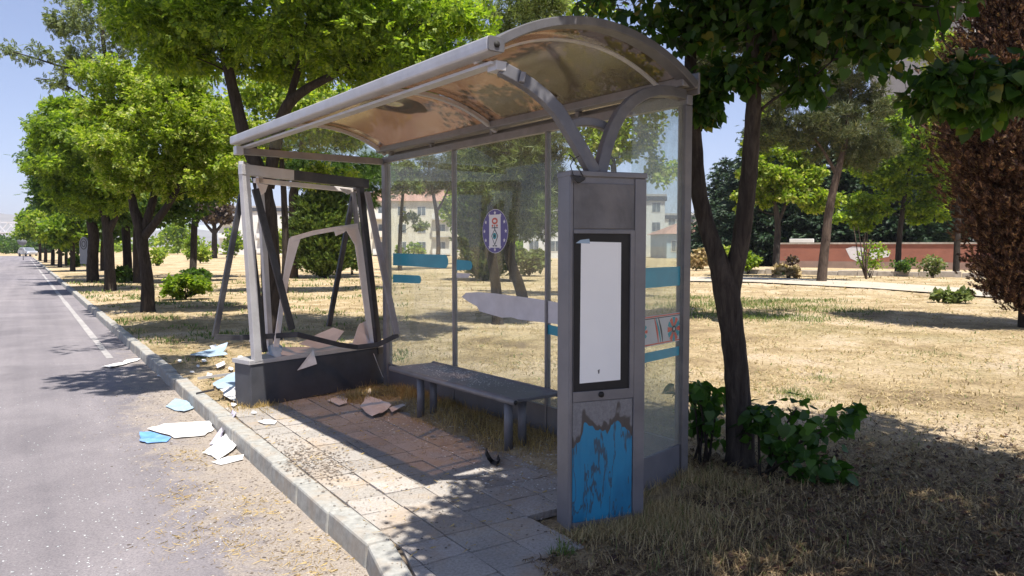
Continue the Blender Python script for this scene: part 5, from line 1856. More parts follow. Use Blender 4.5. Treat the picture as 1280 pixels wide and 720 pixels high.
t = [((b.x, Y, -.1), .22), ((b.x, Y, .1), .18), (P(1124, 300, Y), .16), (P(1128, 265, Y), .14), (P(1135, 220, Y), .08), (P(1140, 180, Y), .03)]
tree('lawn_tree', 'bright green tree between the pine and the dead conifer', 'tree', b, [t], [ell(1140, 205, Y, 2.2, 1.8, 2.2, 62, .5), ell(1180, 180, Y, 1.3, 1.3, 1.2, 24, .45), ell(1085, 255, Y, 1.6, 1.2, .7, 22, .42), ell(1160, 265, Y, 1.4, 1.2, .6, 16, .42), ell(1110, 150, Y, 1.4, 1.2, 1.1, 20, .45), ell(1095, 205, Y, 1.4, 1.2, 1.0, 22, .45), ell(1070, 275, Y, 1.2, 1.0, .5, 12, .4), ell(1180, 235, Y, 1.2, 1.1, 1.0, 18, .45)], T_diamond(.4), 110, .24, M['leaf_green'], M['bark'], 92, 'bright trees before the wall')
b = gp(1195, 345); Y = b.y
t = [((b.x, Y, -.1), .22), ((b.x, Y, .1), .18), (P(1198, 260, Y), .15), (P(1203, 170, Y), .1), (P(1206, 90, Y), .03)]
tree('lawn_tree', 'yellow green tree top below the grey tower block', 'tree', b, [t], [ell(1205, 95, Y, 1.5, 1.5, 1.3, 40, .5), ell(1190, 160, Y, 1.6, 1.5, 1.5, 30, .55), ell(1165, 60, Y, 1.4, 1.2, 1.0, 16, .5)], T_diamond(.4), 110, .24, M['leaf_yellow'], M['bark'], 93, 'bright trees before the wall')
b = gp(765, 372); Y = b.y
t = [((b.x, Y, -.1), .17), ((b.x, Y, .1), .14), (P(766, 300, Y), .12), (P(768, 230, Y), .1), (P(764, 180, Y), .07), (P(760, 120, Y), .04), (P(755, 60, Y), .02)]
tree('lawn_tree', 'light twigged tree seen through the fork of the shelter arms', 'tree', b, [t], [ell(762, 178, Y, 1.5, 1.1, .8, 30, .36), ell(800, 130, Y, 1.2, 1.1, 1.2, 30, .38), ell(740, 90, Y, 1.5, 1.2, 1.0, 26, .38), ell(700, 25, Y, 1.6, 1.2, .8, 20, .36), ell(830, 215, Y, .7, .8, .6, 9, .32)], T_diamond(.4), 80, .16, M['leaf_yellow'], M['barkgrey'], 94)

b = Vector((dp(909, 308, 16.2).x, 16.2, 0)); Y = b.y  # extra pine behind the fork, added to cast a shade band on the lawn
t = [((b.x, Y, -.1), .12), ((b.x, Y, .1), .10), (P(912, 345, Y), .09), (P(924, 300, Y), .085), (P(934, 240, Y), .08), (P(939, 180, Y), .07), (P(943, 110, Y), .06), (P(955, 60, Y), .045), (P(985, 20, Y), .02)]
tree('pine_tree', 'pine added to shade the lawn, mostly hidden by the heart shaped leaves', 'pine', b, [t], [((6.1, 16.3, 6.5), (2.4, 1.7, .8), 56, .42), ((4.4, 16.2, 5.6), (.7, .6, .6), 10, .3), ((3.9, 16.2, 4.9), (.35, .4, .5), 5, .22)], NEED, 60, .24, M['leaf_pine'], M['barkgrey'], 86, 'pines on the lawn', droop=-.1)

b = gp(640, 352); Y = b.y
t = [((b.x, Y, -.1), .17), ((b.x, Y, .1), .14), (P(641, 300, Y), .12), (P(643, 250, Y), .10), (P(646, 200, Y), .06), (P(648, 150, Y), .02)]
tree('lawn_tree', 'grey green tree filling the middle glass pane behind the emblem', 'tree', b, [t], [ell(645, 215, Y, 1.6, 1.3, 2.0, 60, .45), ell(668, 285, Y, .8, .8, .8, 12, .4), ell(605, 190, Y, 1.0, 1.0, 1.0, 16, .42), ell(640, 140, Y, 1.1, 1.1, .9, 16, .4)], T_diamond(.36), 100, .17, M['leaf_grey'], M['barkgrey'], 87, updir=.7)
b = gp(500, 338); Y = b.y
t = [((b.x, Y, -.1), .2), ((b.x, Y, .1), .16), (P(500, 300, Y), .14), (P(503, 250, Y), .10), (P(508, 205, Y), .04)]
tree('lawn_tree', 'pale leaved tree beside the rear post, veiling the cream block', 'tree', b, [t], [ell(500, 222, Y, 1.5, 1.3, 1.2, 30, .5), ell(520, 275, Y, .9, .9, .6, 8, .4)], T_diamond(.36), 80, .24, M['leaf_grey'], M['barkgrey'], 88, updir=.7)
b = gp(588, 330); Y = b.y
t = [((b.x, Y, -.1), .24), ((b.x, Y, .1), .2), (P(588, 300, Y), .18), (P(586, 262, Y), .12), (P(584, 235, Y), .05)]
tree('lawn_tree', 'yellow green tree far back at the mullion of the middle pane', 'tree', b, [t], [ell(585, 262, Y, 2.4, 1.8, 2.2, 50, .7)], T_diamond(.36), 90, .34, M['leaf_yellow'], M['bark'], 89, updir=.7)

# ------------------------------------------------------------------ shrubs and weeds
PIN = T_pinnate(3)
DI = T_diamond(.4)
def bush(px, py, w, h, mat, lab, seed, per=60, size=.12, tm=None, nm='shrub', grp=None, n=14):
    b = gp(px, py)
    k = b.y / FPX
    shrub(nm, lab, b, [((b.x, b.y, h * k * .55), (w * k * .42, w * k * .35, h * k * .38), n, max(.08, h * k * .22))], tm or DI, per, size, mat, seed, grp, 6, .1, stemr=.018)
bush(232, 374, 62, 30, M['leaf_green'], 'bright leafy low shrub on the lawn right of the forked trunk tree', 101, 70, .16, DI, 'shrub', None, 22)
bush(243, 358, 40, 24, M['leaf_dark'], 'darker shrub behind the bright one on the left lawn', 102, 60, .18)
bush(197, 332, 20, 22, M['leaf_yellow'], 'little sapling like bush alone on the left lawn', 103, 40, .25)
bush(250, 329, 26, 20, M['leaf_yellow'], 'yellow green bush far back beside the grey trunk', 104, 50, .35)
bush(240, 326, 16, 30, M['leaf_green'], 'narrow green bush far back left of the grey trunk', 105, 50, .4)
bush(293, 322, 22, 34, M['leaf_green'], 'tall green bush right of the small brown tree', 106, 60, .5)
bush(346, 322, 34, 38, M['leaf_yellow'], 'yellow green bush below the balconied block in the display frame', 107, 60, .5)
bush(222, 318, 40, 44, M['leaf_green'], 'wide green thicket far back behind the lawn', 108, 80, .6, None, 'shrub', None, 22)
bush(155, 353, 26, 18, M['leaf_dark'], 'dark bush at the feet of the second row trees', 109, 60, .2)
bush(95, 333, 24, 12, M['leaf_green'], 'low green plants near the grey rounded sign', 110, 50, .25)
bush(440, 343, 36, 70, M['leaf_thuja'], 'rounded bright bush beside the dense conifer in the display frame', 111, 80, .3, None, 'shrub', None, 22)
bush(515, 322, 50, 18, M['leaf_green'], 'low hedge like bush below the cream apartment block', 112, 60, .4)
bush(660, 345, 50, 40, M['leaf_grey'], 'grey green bush behind the right glass pane', 113, 70, .3)
bush(690, 320, 22, 26, M['leaf_grey'], 'pale bush before the gabled white house', 114, 50, .45)
bush(905, 336, 44, 28, M['leaf_yellow'], 'yellow green bush between shelter post and red wall', 115, 70, .25, None, 'shrub', None, 18)
bush(935, 342, 26, 32, M['leaf_green'], 'green bush at the corner of the red wall', 116, 60, .24)
bush(870, 338, 30, 26, M['straw'], 'dry straw coloured weeds behind the shelter post', 117, 60, .28, None, 'weed')
bush(985, 347, 40, 16, M['straw'], 'dry pale weeds along the edging near the lime tree', 118, 70, .22, None, 'weed')
WL = ['leafy weed with bare stems before the white paint patch', 'low dark weed on the planting strip right of the paint patch', 'spindly weed before the right half of the red wall', 'rusty dry weed at the left end of the red wall', 'small weed at the foot of the dead conifer']
for i, (px, py, w, h, mt) in enumerate([(1088, 347, 34, 44, 'leaf_green'), (1130, 345, 36, 22, 'leaf_dark'), (1165, 347, 34, 30, 'leaf_grey'), (990, 343, 16, 26, 'leaf_plum'), (1192, 378, 60, 14, 'leaf_grey')]):
    bush(px, py, w, h, M[mt], WL[i], 120 + i, 34, .17, None, 'weed', 'weeds along the wall')
b = gp(1083, 349); g_ = np.random.default_rng(5)
mb = MB()
root = thing('bare_stem_weed', 'pale bare forked stem standing before the white paint patch', 'weed', b)
for k in range(6):
    e = b + Vector((g_.normal() * .35 - .15, g_.normal() * .3, 1.5 + g_.random() * 1.3))
    mb.tube([b, b.lerp(e, .4) + Vector((g_.normal() * .1, 0, .1)), e], [.05, .03, .012], 6, False)
mb.build('stem', M['barkpine'], root)

# far woodland at the end of the road
g_ = np.random.default_rng(9)
cl = []
for k in range(150):
    Yk = g_.uniform(185, 250)
    px = g_.uniform(-60, 62)
    c = Vector((dp(px, 308, Yk).x, Yk, g_.uniform(.3, 4.2)))
    cl.append((c, g_.uniform(1.0, 1.8)))
v, f = clump_leaves(DI, cl, 60, .9, g_, .9, .1, .5)
ob = np_mesh('woodland', v, f, M['leaf_dark']); tag(ob, 'dark band of trees closing the far end of the road', 'woodland', None, 'stuff')
cl = []
for k in range(260):
    Yk = g_.uniform(165, 240)
    px = g_.uniform(95, 1300)
    c = Vector((dp(px, 308, Yk).x, Yk, g_.uniform(.2, 3.2)))
    cl.append((c, g_.uniform(1.2, 2.2)))
v, f = clump_leaves(DI, cl, 45, 1.0, g_, .9, .1, .5)
ob = np_mesh('woodland', v, f, M['leaf_green']); tag(ob, 'distant green hedge line along the far edge of the lawn', 'woodland', None, 'stuff')

# ------------------------------------------------------------------ grass, hay, litter
def blades(n, pts, h, w, mat, name, label, lean=.5, cat='grass'):
    g = np.random.default_rng(n + 3)
    N = len(pts)
    th = g.uniform(0, 2 * pi, N)
    hh = h * g.uniform(.45, 1.35, N)
    ww = w * g.uniform(.6, 1.3, N)
    ld = g.uniform(0, 2 * pi, N)
    ln = np.abs(g.normal(size=N)) * lean * hh
    side = np.stack([np.cos(th), np.sin(th), np.zeros(N)], 1) * ww[:, None]
    tip = pts + np.stack([np.cos(ld) * ln, np.sin(ld) * ln, hh * np.clip(1 - .25 * ln / hh, .2, 1)], 1)
    mid = pts * .5 + tip * .5 + np.stack([-np.cos(ld) * ln * .12, -np.sin(ld) * ln * .12, hh * .08], 1)
    v = np.stack([pts - side, pts + side, mid + side * .7, mid - side * .7, tip], 1)
    f = np.array([(0, 1, 2), (0, 2, 3), (3, 2, 4)])[None] + (np.arange(N) * 5)[:, None, None]
    ob = np_mesh(name, v.reshape(-1, 3), f.reshape(-1, 3), mat)
    return tag(ob, label, cat, None, 'stuff')


g_ = np.random.default_rng(77)
N = 130000
r_ = np.exp(g_.uniform(np.log(2.1), np.log(46), N))
th_ = g_.uniform(R(-37), R(39), N)
x_, y_ = r_ * np.sin(th_), r_ * np.cos(th_)
s_, d_ = sd_of(x_, y_)
tuft = wob(x_, y_, 2.7) + .6 * wob(x_, y_, 7.1) + .7 * wob(x_, y_, .5)
keep = (d_ > .17) & ~plat_mask(s_, d_) & (g_.random(N) < (sm(-.9, 1.1, tuft) * .85 + .06) * (1 - .72 * sm(6, 16, r_)) * np.where(r_ < 8, .62, 1.0) * (.35 + .65 * sm(-.5, .6, wob(x_ + 5, y_ + 3, 1.1))))
x_, y_, r_ = x_[keep], y_[keep], r_[keep]
pts = np.stack([x_, y_, ground_h(x_, y_)], 1)
blades(1, pts, (.022 + .0022 * r_) * (1 + .4 * sm(0, 1.2, wob(x_, y_, 1.9))), .0016 + .00055 * r_, M['straw'], 'dry_grass', 'sparse dry straw coloured grass covering the lawn', 1.0)
# greener grass under the left trees and verge
N = 50000
r_ = np.exp(g_.uniform(np.log(9), np.log(40), N)); th_ = g_.uniform(R(-35), R(-8), N)
x_, y_ = r_ * np.sin(th_), r_ * np.cos(th_)
s_, d_ = sd_of(x_, y_)
keep = (d_ > .15) & ~plat_mask(s_, d_) & (g_.random(N) < sm(.05, .8, wob(x_, y_, .55) + .3 * wob(x_, y_, 2.2)) * np.where(d_ < 2.2, .9, .5))
x_, y_, r_ = x_[keep], y_[keep], r_[keep]
blades(2, np.stack([x_, y_, ground_h(x_, y_)], 1), .03 + .003 * r_, .002 + .0006 * r_, M['freshgrass'], 'green_grass', 'short green grass patches on the verge under the left trees', .7)


def flat_straw(seed, N, r0, r1, a0, a1, mat, name, label, dens=None, wid=1.0):
    g = np.random.default_rng(seed)
    r = np.exp(g.uniform(np.log(r0), np.log(r1), N)); th = g.uniform(R(a0), R(a1), N)
    x, y = r * np.sin(th), r * np.cos(th)
    s, d = sd_of(x, y)
    k = (d > .2) & ~plat_mask(s, d)
    if dens is not None:
        k &= g.random(N) < dens(x, y)
    x, y, r = x[k], y[k], r[k]
    n = len(x)
    ang = g.uniform(0, 2 * pi, n)
    L = (.03 + .0035 * r) * g.uniform(.5, 1.6, n)
    w = (.0011 + .00042 * r) * wid * g.uniform(.6, 1.4, n)
    z = ground_h(x, y) + g.uniform(.002, .022, n)
    c, s_n = np.cos(ang), np.sin(ang)
    bow = g.normal(size=n) * .25 * L
    def pt(e, f, dz):
        off = bow * (1 - 4 * e * e)
        return np.stack([x + c * L * e - s_n * (off + w * f), y + s_n * L * e + c * (off + w * f), z + dz], 1)
    dz = g.uniform(-.012, .022, n)
    v = np.stack([pt(-.5, -.4, -dz), pt(-.5, .4, -dz), pt(0, 1, .006), pt(0, -1, .006), pt(.5, .3, dz), pt(.5, -.3, dz)], 1)
    f = np.array([(0, 3, 2), (0, 2, 1), (3, 5, 4), (3, 4, 2)])[None] + (np.arange(n) * 6)[:, None, None]
    return tag(np_mesh(name, v.reshape(-1, 3), f.reshape(-1, 3), mat), label, 'grass', None, 'stuff')


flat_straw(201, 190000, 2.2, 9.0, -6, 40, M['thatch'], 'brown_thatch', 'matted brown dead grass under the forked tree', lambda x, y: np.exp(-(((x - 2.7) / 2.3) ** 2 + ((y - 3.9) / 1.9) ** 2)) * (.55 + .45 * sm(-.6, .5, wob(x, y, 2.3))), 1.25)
flat_straw(202, 150000, 4.5, 48, -36, 39, M['straw'], 'flattened_straw', 'flattened pale straw matted over the lawn', lambda x, y: .12 + .88 * sm(-.5, .9, wob(x, y, .7) + .5 * wob(x, y, 2.9)))


def patch(cs, n, sx):
    out = []
    for (x, y, s, m) in cs:
        k = int(n * m)
        out.append(np.stack([x + g_.normal(size=k) * s * sx, y + g_.normal(size=k) * s], 1))
    p = np.concatenate(out)
    s, d = sd_of(p[:, 0], p[:, 1])
    p = p[d > .14]
    return np.column_stack([p, ground_h(p[:, 0], p[:, 1])])


def gxy(px, py):
    q = gp(px, py); return q.x, q.y
pp_ = patch([(*gxy(530, 497), .20, 1.0), (*gxy(500, 488), .2, .9), (*gxy(560, 510), .15, .5), (*gxy(445, 500), .12, .35), (*gxy(345, 510), .10, .35), (*gxy(310, 515), .12, .5), (*gxy(325, 508), .08, .3), (*gxy(660, 560), .2, .5), (*gxy(620, 545), .2, .5), (*gxy(580, 528), .2, .5)], 1500, 1.2)
blades(4, pp_, .09, .0028, M['hay'], 'golden_hay', 'golden dry hay heaped by the display base and bench', 1.3, 'hay')
pp_ = patch([(PF(.1, -.08, 0).x, PF(.1, -.08, 0).y, .07, .5), (PF(.3, -.1, 0).x, PF(.3, -.1, 0).y, .08, .7), (PF(.45, -.08, 0).x, PF(.45, -.08, 0).y, .08, .7), (PF(.6, .1, 0).x, PF(.6, .1, 0).y, .14, .9), (PF(.75, -.15, 0).x, PF(.75, -.15, 0).y, .2, .9), (*gxy(870, 600), .15, .7), (*gxy(900, 610), .18, .7), (*gxy(860, 690), .2, .6), (*gxy(1000, 680), .3, .6), (*gxy(1150, 640), .35, .6), (*gxy(830, 650), .12, .7)], 1500, 1.2)
blades(5, pp_, .085, .0024, M['straw'], 'dry_tufts', 'taller dry grass tufts around the pillar foot and forked tree', .9)
pp_ = patch([(*gxy(688, 685), .035, .12), (*gxy(700, 690), .03, .08), (*gxy(1000, 495), .12, .2), (*gxy(985, 490), .1, .12), (*gxy(1160, 440), .2, .1), (*gxy(1020, 472), .15, .1)], 1500, 1.2)
blades(6, pp_, .06, .003, M['freshgrass'], 'fresh_tufts', 'few fresh green grass tufts at the paving edge by the pillar', .7)


pp_ = patch([(*gxy(px, py), .5, .45) for px, py in ((870, 372), (905, 380), (940, 377), (975, 384), (1005, 376), (880, 392), (930, 396), (990, 398), (1040, 388), (860, 384))], 1500, 1.6)  # green blades paint a tree shadow band onto the lawn
blades(7, pp_, .10, .008, M['freshgrass'], 'shade_blades', 'dull green blades standing in for the shade band behind the forked trunk', .9)


def flat_bits(n, xy, z, smin, smax, mat, name, label, cat, thick=.35, elong=1.0):
    g = np.random.default_rng(n)
    N = len(xy)
    s = np.exp(g.uniform(np.log(smin), np.log(smax), N))
    th = g.uniform(0, 2 * pi, N)
    v = []
    for k in range(4):
        a = th + 2 * pi * k / 4 + g.uniform(-.5, .5, N)
        rr = s * (elong if k % 2 == 0 else 1.0)
        v.append(np.stack([xy[:, 0] + rr * np.cos(a), xy[:, 1] + rr * np.sin(a), z + g.uniform(0, .2, N) * s], 1))
    v.append(np.stack([xy[:, 0], xy[:, 1], z + s * thick * g.uniform(.5, 1.6, N)], 1))
    V_ = np.stack(v, 1)
    f = np.array([(0, 1, 4), (1, 2, 4), (2, 3, 4), (3, 0, 4)])[None] + (np.arange(N) * 5)[:, None, None]
    ob = np_mesh(name, V_.reshape(-1, 3), f.reshape(-1, 3), mat)
    return tag(ob, label, cat, None, 'stuff')


def kxy(s, d):
    s = np.asarray(s); d = np.asarray(d)
    base = np.where(s[:, None] >= 0, k0 + kd * s[:, None], k0 + kb * (-s[:, None]))
    return base + kn * d[:, None]


# gravel washed to the kerb, glass crumbs on the road, straw bits on slabs and road
N = 4200
s_ = g_.uniform(-1.5, 6.5, N); d_ = -np.abs(g_.normal(size=N)) * .42 - .02
flat_bits(1, kxy(s_, d_), -.14, .003, .014, M['gravel'], 'gravel', 'sand and gravel washed against the kerb on the road', 'gravel')
N = 1500
s_ = np.exp(g_.uniform(np.log(.8), np.log(16), N)) ; d_ = -np.abs(g_.normal(size=N)) * 1.6 - .3
flat_bits(2, kxy(s_, d_), -.139, .002, .0075, M['shard'], 'glass_crumbs', 'white crumbs of shattered glass scattered over the road', 'broken glass', .3)
N = 1700
s_ = g_.uniform(-.4, 3.9, N); d_ = g_.uniform(.05, 1.9, N)
flat_bits(3, kxy(s_, d_), .004, .003, .011, M['gravel'], 'grit', 'grit and small dark crumbs on the paving slabs', 'grit')
N = 900
s_ = g_.normal(size=N) * .35 + 1.9; d_ = g_.normal(size=N) * .13 + .28
k_ = d_ > .03
flat_bits(8, kxy(s_[k_], d_[k_]), .005, .004, .012, M['gravel'], 'debris_crumbs', 'patch of brown crumbs on the sunlit kerb slabs', 'crumbs', .4, 1.6)
def straw_bits(seed, xy, z, ln, mat, name, label):
    g = np.random.default_rng(seed)
    N = len(xy); a = g.uniform(0, pi, N); L = ln * g.uniform(.4, 1.4, N); w = .0009
    c, s = np.cos(a), np.sin(a)
    zz = z + g.uniform(.001, .012, N)
    q = lambda e, f: np.stack([xy[:, 0] + c * L * e - s * w * f, xy[:, 1] + s * L * e + c * w * f, zz + np.where(e > 0, g.uniform(0, .012, N), 0)], 1)
    v = np.stack([q(-.5, -1), q(.5, -1), q(.5, 1), q(-.5, 1)], 1)
    f = np.array([(0, 1, 2), (0, 2, 3)])[None] + (np.arange(N) * 4)[:, None, None]
    return tag(np_mesh(name, v.reshape(-1, 3), f.reshape(-1, 3), mat), label, 'straw', None, 'stuff')
cs = [(.2, -.35), (.9, -.5), (1.5, -.25), (2.0, -.6), (.5, -.15), (3.0, -.4), (1.2, -.75), (-.4, -.3)]
xy = np.concatenate([kxy(c[0] + g_.normal(size=170) * .22, np.minimum(-.02, c[1] + g_.normal(size=170) * .12)) for c in cs])
straw_bits(11, xy, -.14, .042, M['hay'], 'straw_litter', 'clumps of straw litter on the road along the kerb')
N = 700
xy = kxy(g_.uniform(-.3, 3.9, N), g_.uniform(.1, 2.0, N))
straw_bits(12, xy, .004, .04, M['hay'], 'straw_bits', 'loose straw bits over the paving slabs')
# glass crumbs on the bench and on the dirt below
N = 700
uu = np.where(g_.random(N) < .8, g_.normal(size=N) * .32 + 2.45, g_.uniform(1.3, 3.1, N)); vv_ = np.clip(g_.normal(size=N) * .11 + .32, .15, .57)
k_ = (uu > 1.2) & (uu < 3.15); uu, vv_ = uu[k_], vv_[k_]
xy = np.array([(W(a, b, 0).x, W(a, b, 0).y) for a, b in zip(uu, vv_)])
flat_bits(5, xy, .446, .003, .009, M['shard'], 'glass_crumbs', 'white crumbs of shattered glass lying on the bench seat', 'broken glass', .5)
N = 900
xy = kxy(g_.uniform(.3, 3.4, N), g_.uniform(1.1, 2.1, N))
flat_bits(6, xy, ground_h(xy[:, 0], xy[:, 1]) .clip(-.0, 1) + .003, .003, .012, M['shard'], 'glass_crumbs', 'glass crumbs and pale grit on the dirt under the bench', 'broken glass')
# dry leaves under the forked tree
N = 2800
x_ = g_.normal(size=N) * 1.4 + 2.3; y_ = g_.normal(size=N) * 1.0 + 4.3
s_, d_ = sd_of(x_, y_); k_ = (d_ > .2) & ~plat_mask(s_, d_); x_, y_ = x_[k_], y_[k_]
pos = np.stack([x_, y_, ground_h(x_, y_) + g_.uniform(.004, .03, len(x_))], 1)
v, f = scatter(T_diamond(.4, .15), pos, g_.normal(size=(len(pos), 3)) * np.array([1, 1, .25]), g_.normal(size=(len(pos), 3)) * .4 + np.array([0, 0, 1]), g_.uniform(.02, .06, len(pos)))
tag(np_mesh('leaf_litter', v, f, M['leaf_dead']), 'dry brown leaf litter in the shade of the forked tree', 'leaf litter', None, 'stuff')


# ------------------------------------------------------------------ red wall
w0 = Vector((dp(973, 330, 60).x, 60, 0)); w1 = Vector((dp(1330, 330, 50).x, 50, 0))
wdv = (w1 - w0); wL = wdv.length; wdv.normalize(); wn = Vector((wdv.y, -wdv.x, 0))
if wn.y > 0: wn = -wn
rw = thing('garden_wall', 'low red painted wall with pale coping in front of dark spruces', 'wall', w0.lerp(w1, .5))
def WFr(a, b, z): return w0 + wdv * a + wn * b + Vector((0, 0, z))
MB().fbox(WFr, 0, wL, -.15, .15, .5, 1.82).build('wall_body', M['redwall'], rw)
MB().fbox(WFr, -.02, wL + .02, -.2, .2, -.1, .5).build('plinth', M['plinth'], rw)
MB().fbox(WFr, -.05, wL + .05, -.22, .22, 1.82, 1.95).build('coping', M['edging'], rw)
mb = MB()
def wpx(px, py):
    q = pp(px, py, w0 + wn * .155, wn); return q
for poly in ([(1057, 311), (1066, 308), (1078, 309), (1084, 315), (1082, 324), (1072, 327), (1063, 323)], [(1088, 312), (1100, 310), (1113, 315), (1111, 321), (1099, 323), (1090, 324), (1086, 318)]):
    mb.prism([wpx(*p) for p in poly], wn * .006)
mb.build('white_paint_patch', M['torn'], rw)
# metal tanks / cabinets on the wall line
for px, lab in ((1002, 'small pale box standing on the left part of the red wall'),):
    q = pp(px, 304, w0, wn)
    o = MB().fbox(lambda a, b, z: Vector((q.x, q.y, 0)) + wdv * a + wn * b + Vector((0, 0, z)), -.9, .9, -.19, .19, 1.951, 2.25).build('utility_box', M['wrender'], origin=Vector((q.x, q.y, 1.951)), bevel=.03)
    tag(o, lab, 'box')


# ------------------------------------------------------------------ buildings
def building(name, label, px, Yd, width, depth, floors, fh, rot, wallmat, roof, cols, balc=(), cat='apartment block', group=None, wmat='wglass', z0=0.0, ww=1.3, wh=1.4):
    c = Vector((dp(px, 308, Yd).x, Yd, z0))
    a, b = Vector((cos(rot), sin(rot), 0)), Vector((-sin(rot), cos(rot), 0))
    F = lambda x, y, z: c + a * x + b * y + Vector((0, 0, z))
    root = thing(name, label, cat, c, 0, group)
    H = floors * fh + .4
    MB().fbox(F, -width / 2, width / 2, 0, depth, -.2, H).build('wall', M[wallmat], root)
    if roof == 'hip':
        e = .5; w2, d2 = width / 2 + e, depth + e
        rr = min(width, depth) * .22
        o = [F(-w2, -e, H + .003), F(w2, -e, H + .003), F(w2, d2, H + .003), F(-w2, d2, H + .003), F(-w2 + depth * .45, depth / 2, H + rr), F(w2 - depth * .45, depth / 2, H + rr)]
        MB().add(o, [(0, 1, 5, 4), (1, 2, 5), (2, 3, 4, 5), (3, 0, 4), (0, 3, 2, 1)]).build('roof', M['tile'], root)
    elif roof == 'gable':
        e = .4; w2 = width / 2 + e; rr = width * .22
        o = [F(-w2, -e, H), F(0, -e, H + rr), F(w2, -e, H), F(-w2, depth + e, H), F(0, depth + e, H + rr), F(w2, depth + e, H)]
        MB().add([p + Vector((0, 0, .003)) for p in o] + [p - Vector((0, 0, .22)) for p in o], [(0, 1, 4, 3), (1, 2, 5, 4), (6, 9, 10, 7), (7, 10, 11, 8), (0, 6, 7, 1), (1, 7, 8, 2)]).build('roof', M['grender'], root)
        MB().prism([F(-width / 2, .0, H - .001), F(width / 2, .0, H - .001), F(0, .0, H + rr * .9)], b * (depth)).build('gable', M[wallmat], root)
    else:
        MB().fbox(F, -width / 2 - .25, width / 2 + .25, -.25, depth + .25, H, H + .35).build('roof', M[roof], root)
        MB().fbox(F, -width / 2 - .28, width / 2 + .28, -.28, depth + .28, H - .75, H - .05).build('fascia', M['fascia'], root)
    st = width / cols
    for f in range(floors):
        for k in range(cols):
            x = -width / 2 + st * (k + .5); z = f * fh + 1.0
            hw = min(ww / 2, st * .36)
            w = MB().fbox(F, x - hw - .09, x + hw + .09, -.05, -.002, z - .09, z + wh + .09).build('window', M['wrender'], root)
            mb = MB(); mb.fbox(F, x - hw, x - .03, -.062, -.051, z, z + wh); mb.fbox(F, x + .03, x + hw, -.062, -.051, z, z + wh); mb.build('pane', M[wmat], w)
        for k in balc:
            x = -width / 2 + st * (k + .5)
            MB().fbox(F, x - st * .46, x + st * .46, -1.3, -.01, f * fh + .25, f * fh + .42).build('balcony_slab', M['wrender'], root)
            MB().fbox(F, x - st * .46, x + st * .46, -1.32, -1.24, f * fh + .421, f * fh + 1.25).build('balcony_rail', M[wallmat if f % 2 else 'wrender'], root)
    return root


building('apartment_building', 'cream apartment block with red hipped roof behind the left glass pane', 515, 128, 20, 12, 3, 3.0, .12, 'cream', 'hip', 6, (1, 4))
building('apartment_building', 'flat roofed cream apartment wing behind the middle glass pane', 575, 140, 15, 12, 3, 2.9, -.15, 'cream', 'grender', 5, (2,))
building('apartment_building', 'white balconied block seen inside the display frame', 345, 150, 22, 12, 3, 3.0, .1, 'wrender', 'grender', 6, (0, 2, 4))
building('house', 'white gabled house just left of the pillar', 694, 105, 9, 10, 2, 2.9, -.1, 'wrender', 'gable', 3, (), 'house')
building('apartment_building', 'white apartment block behind the side pane and pillar', 798, 120, 8.5, 10, 3, 3.1, .05, 'wrender', 'grender', 3, ())
building('office_building', 'long pale flat roofed building behind the forked trunk', 885, 150, 26, 12, 3, 2.5, .05, 'wrender', 'grender', 7, (), 'building')
building('house', 'blue grey house with red roof left of the forked trunk', 868, 105, 8, 8, 1, 3.0, .1, 'brender', 'hip', 3, (), 'house')
building('house', 'pale red roofed house between the two stems of the forked tree', 912, 112, 9, 8, 1, 3.1, -.05, 'brender', 'hip', 3, (), 'house')
building('tower_block', 'tall grey tower block behind the top of the dead conifer', 1262, 80, 13, 14, 9, 3.1, .25, 'grender', 'grender', 4, (), 'tower block', ww=1.2)
b = dp(1203, 300, 79.0)

# ------------------------------------------------------------------ sign, vehicle, bridge
b = gp(106, 351); Y = b.y
sg = thing('rounded_sign', 'grey rounded top sign board with ring motif beside a dark trunk', 'sign', b)
rx = Vector((cos(-.5), sin(-.5), 0)); ry = Vector((-rx.y, rx.x, 0))
zb, zt = P(105, 330, Y)[2], P(105, 296, Y)[2]
hw = .34
poly = [b + rx * -hw + Vector((0, 0, zb)), b + rx * hw + Vector((0, 0, zb))]
for k in range(13):
    th = pi * k / 12
    poly.append(b + rx * (hw * 1.06 * cos(th)) + Vector((0, 0, zt - hw * 1.06 + hw * 1.06 * sin(th))))
m_ = MB(); m_.prism(poly, ry * .09); bd = m_.build('board', M['signgrey'], sg, .01)
cc = b + Vector((0, 0, zt - hw)) - ry * .012
for r0 in (.27, .15):
    m_ = MB()
    n = 24
    o, fs = [], []
    for k in range(n):
        th = 2 * pi * k / n
        for rr_, of in ((r0, 0), (r0 - .045, 0), (r0, .011), (r0 - .045, .011)):
            o.append(cc + rx * rr_ * cos(th) + Vector((0, 0, rr_ * sin(th))) + ry * of)
    for k in range(n):
        a, c = k * 4, ((k + 1) % n) * 4
        fs += [(a, c, c + 1, a + 1), (a, a + 2, c + 2, c), (a + 1, c + 1, c + 3, a + 3)]
    m_.add(o, fs); m_.build('ring', M['anth'], bd)
m_ = MB(); m_.tube([b + ry * .14 + Vector((0, 0, -.1)), b + ry * .14 + Vector((0, 0, zt - .4))], .05, 10); m_.build('post', M['anth'], sg)

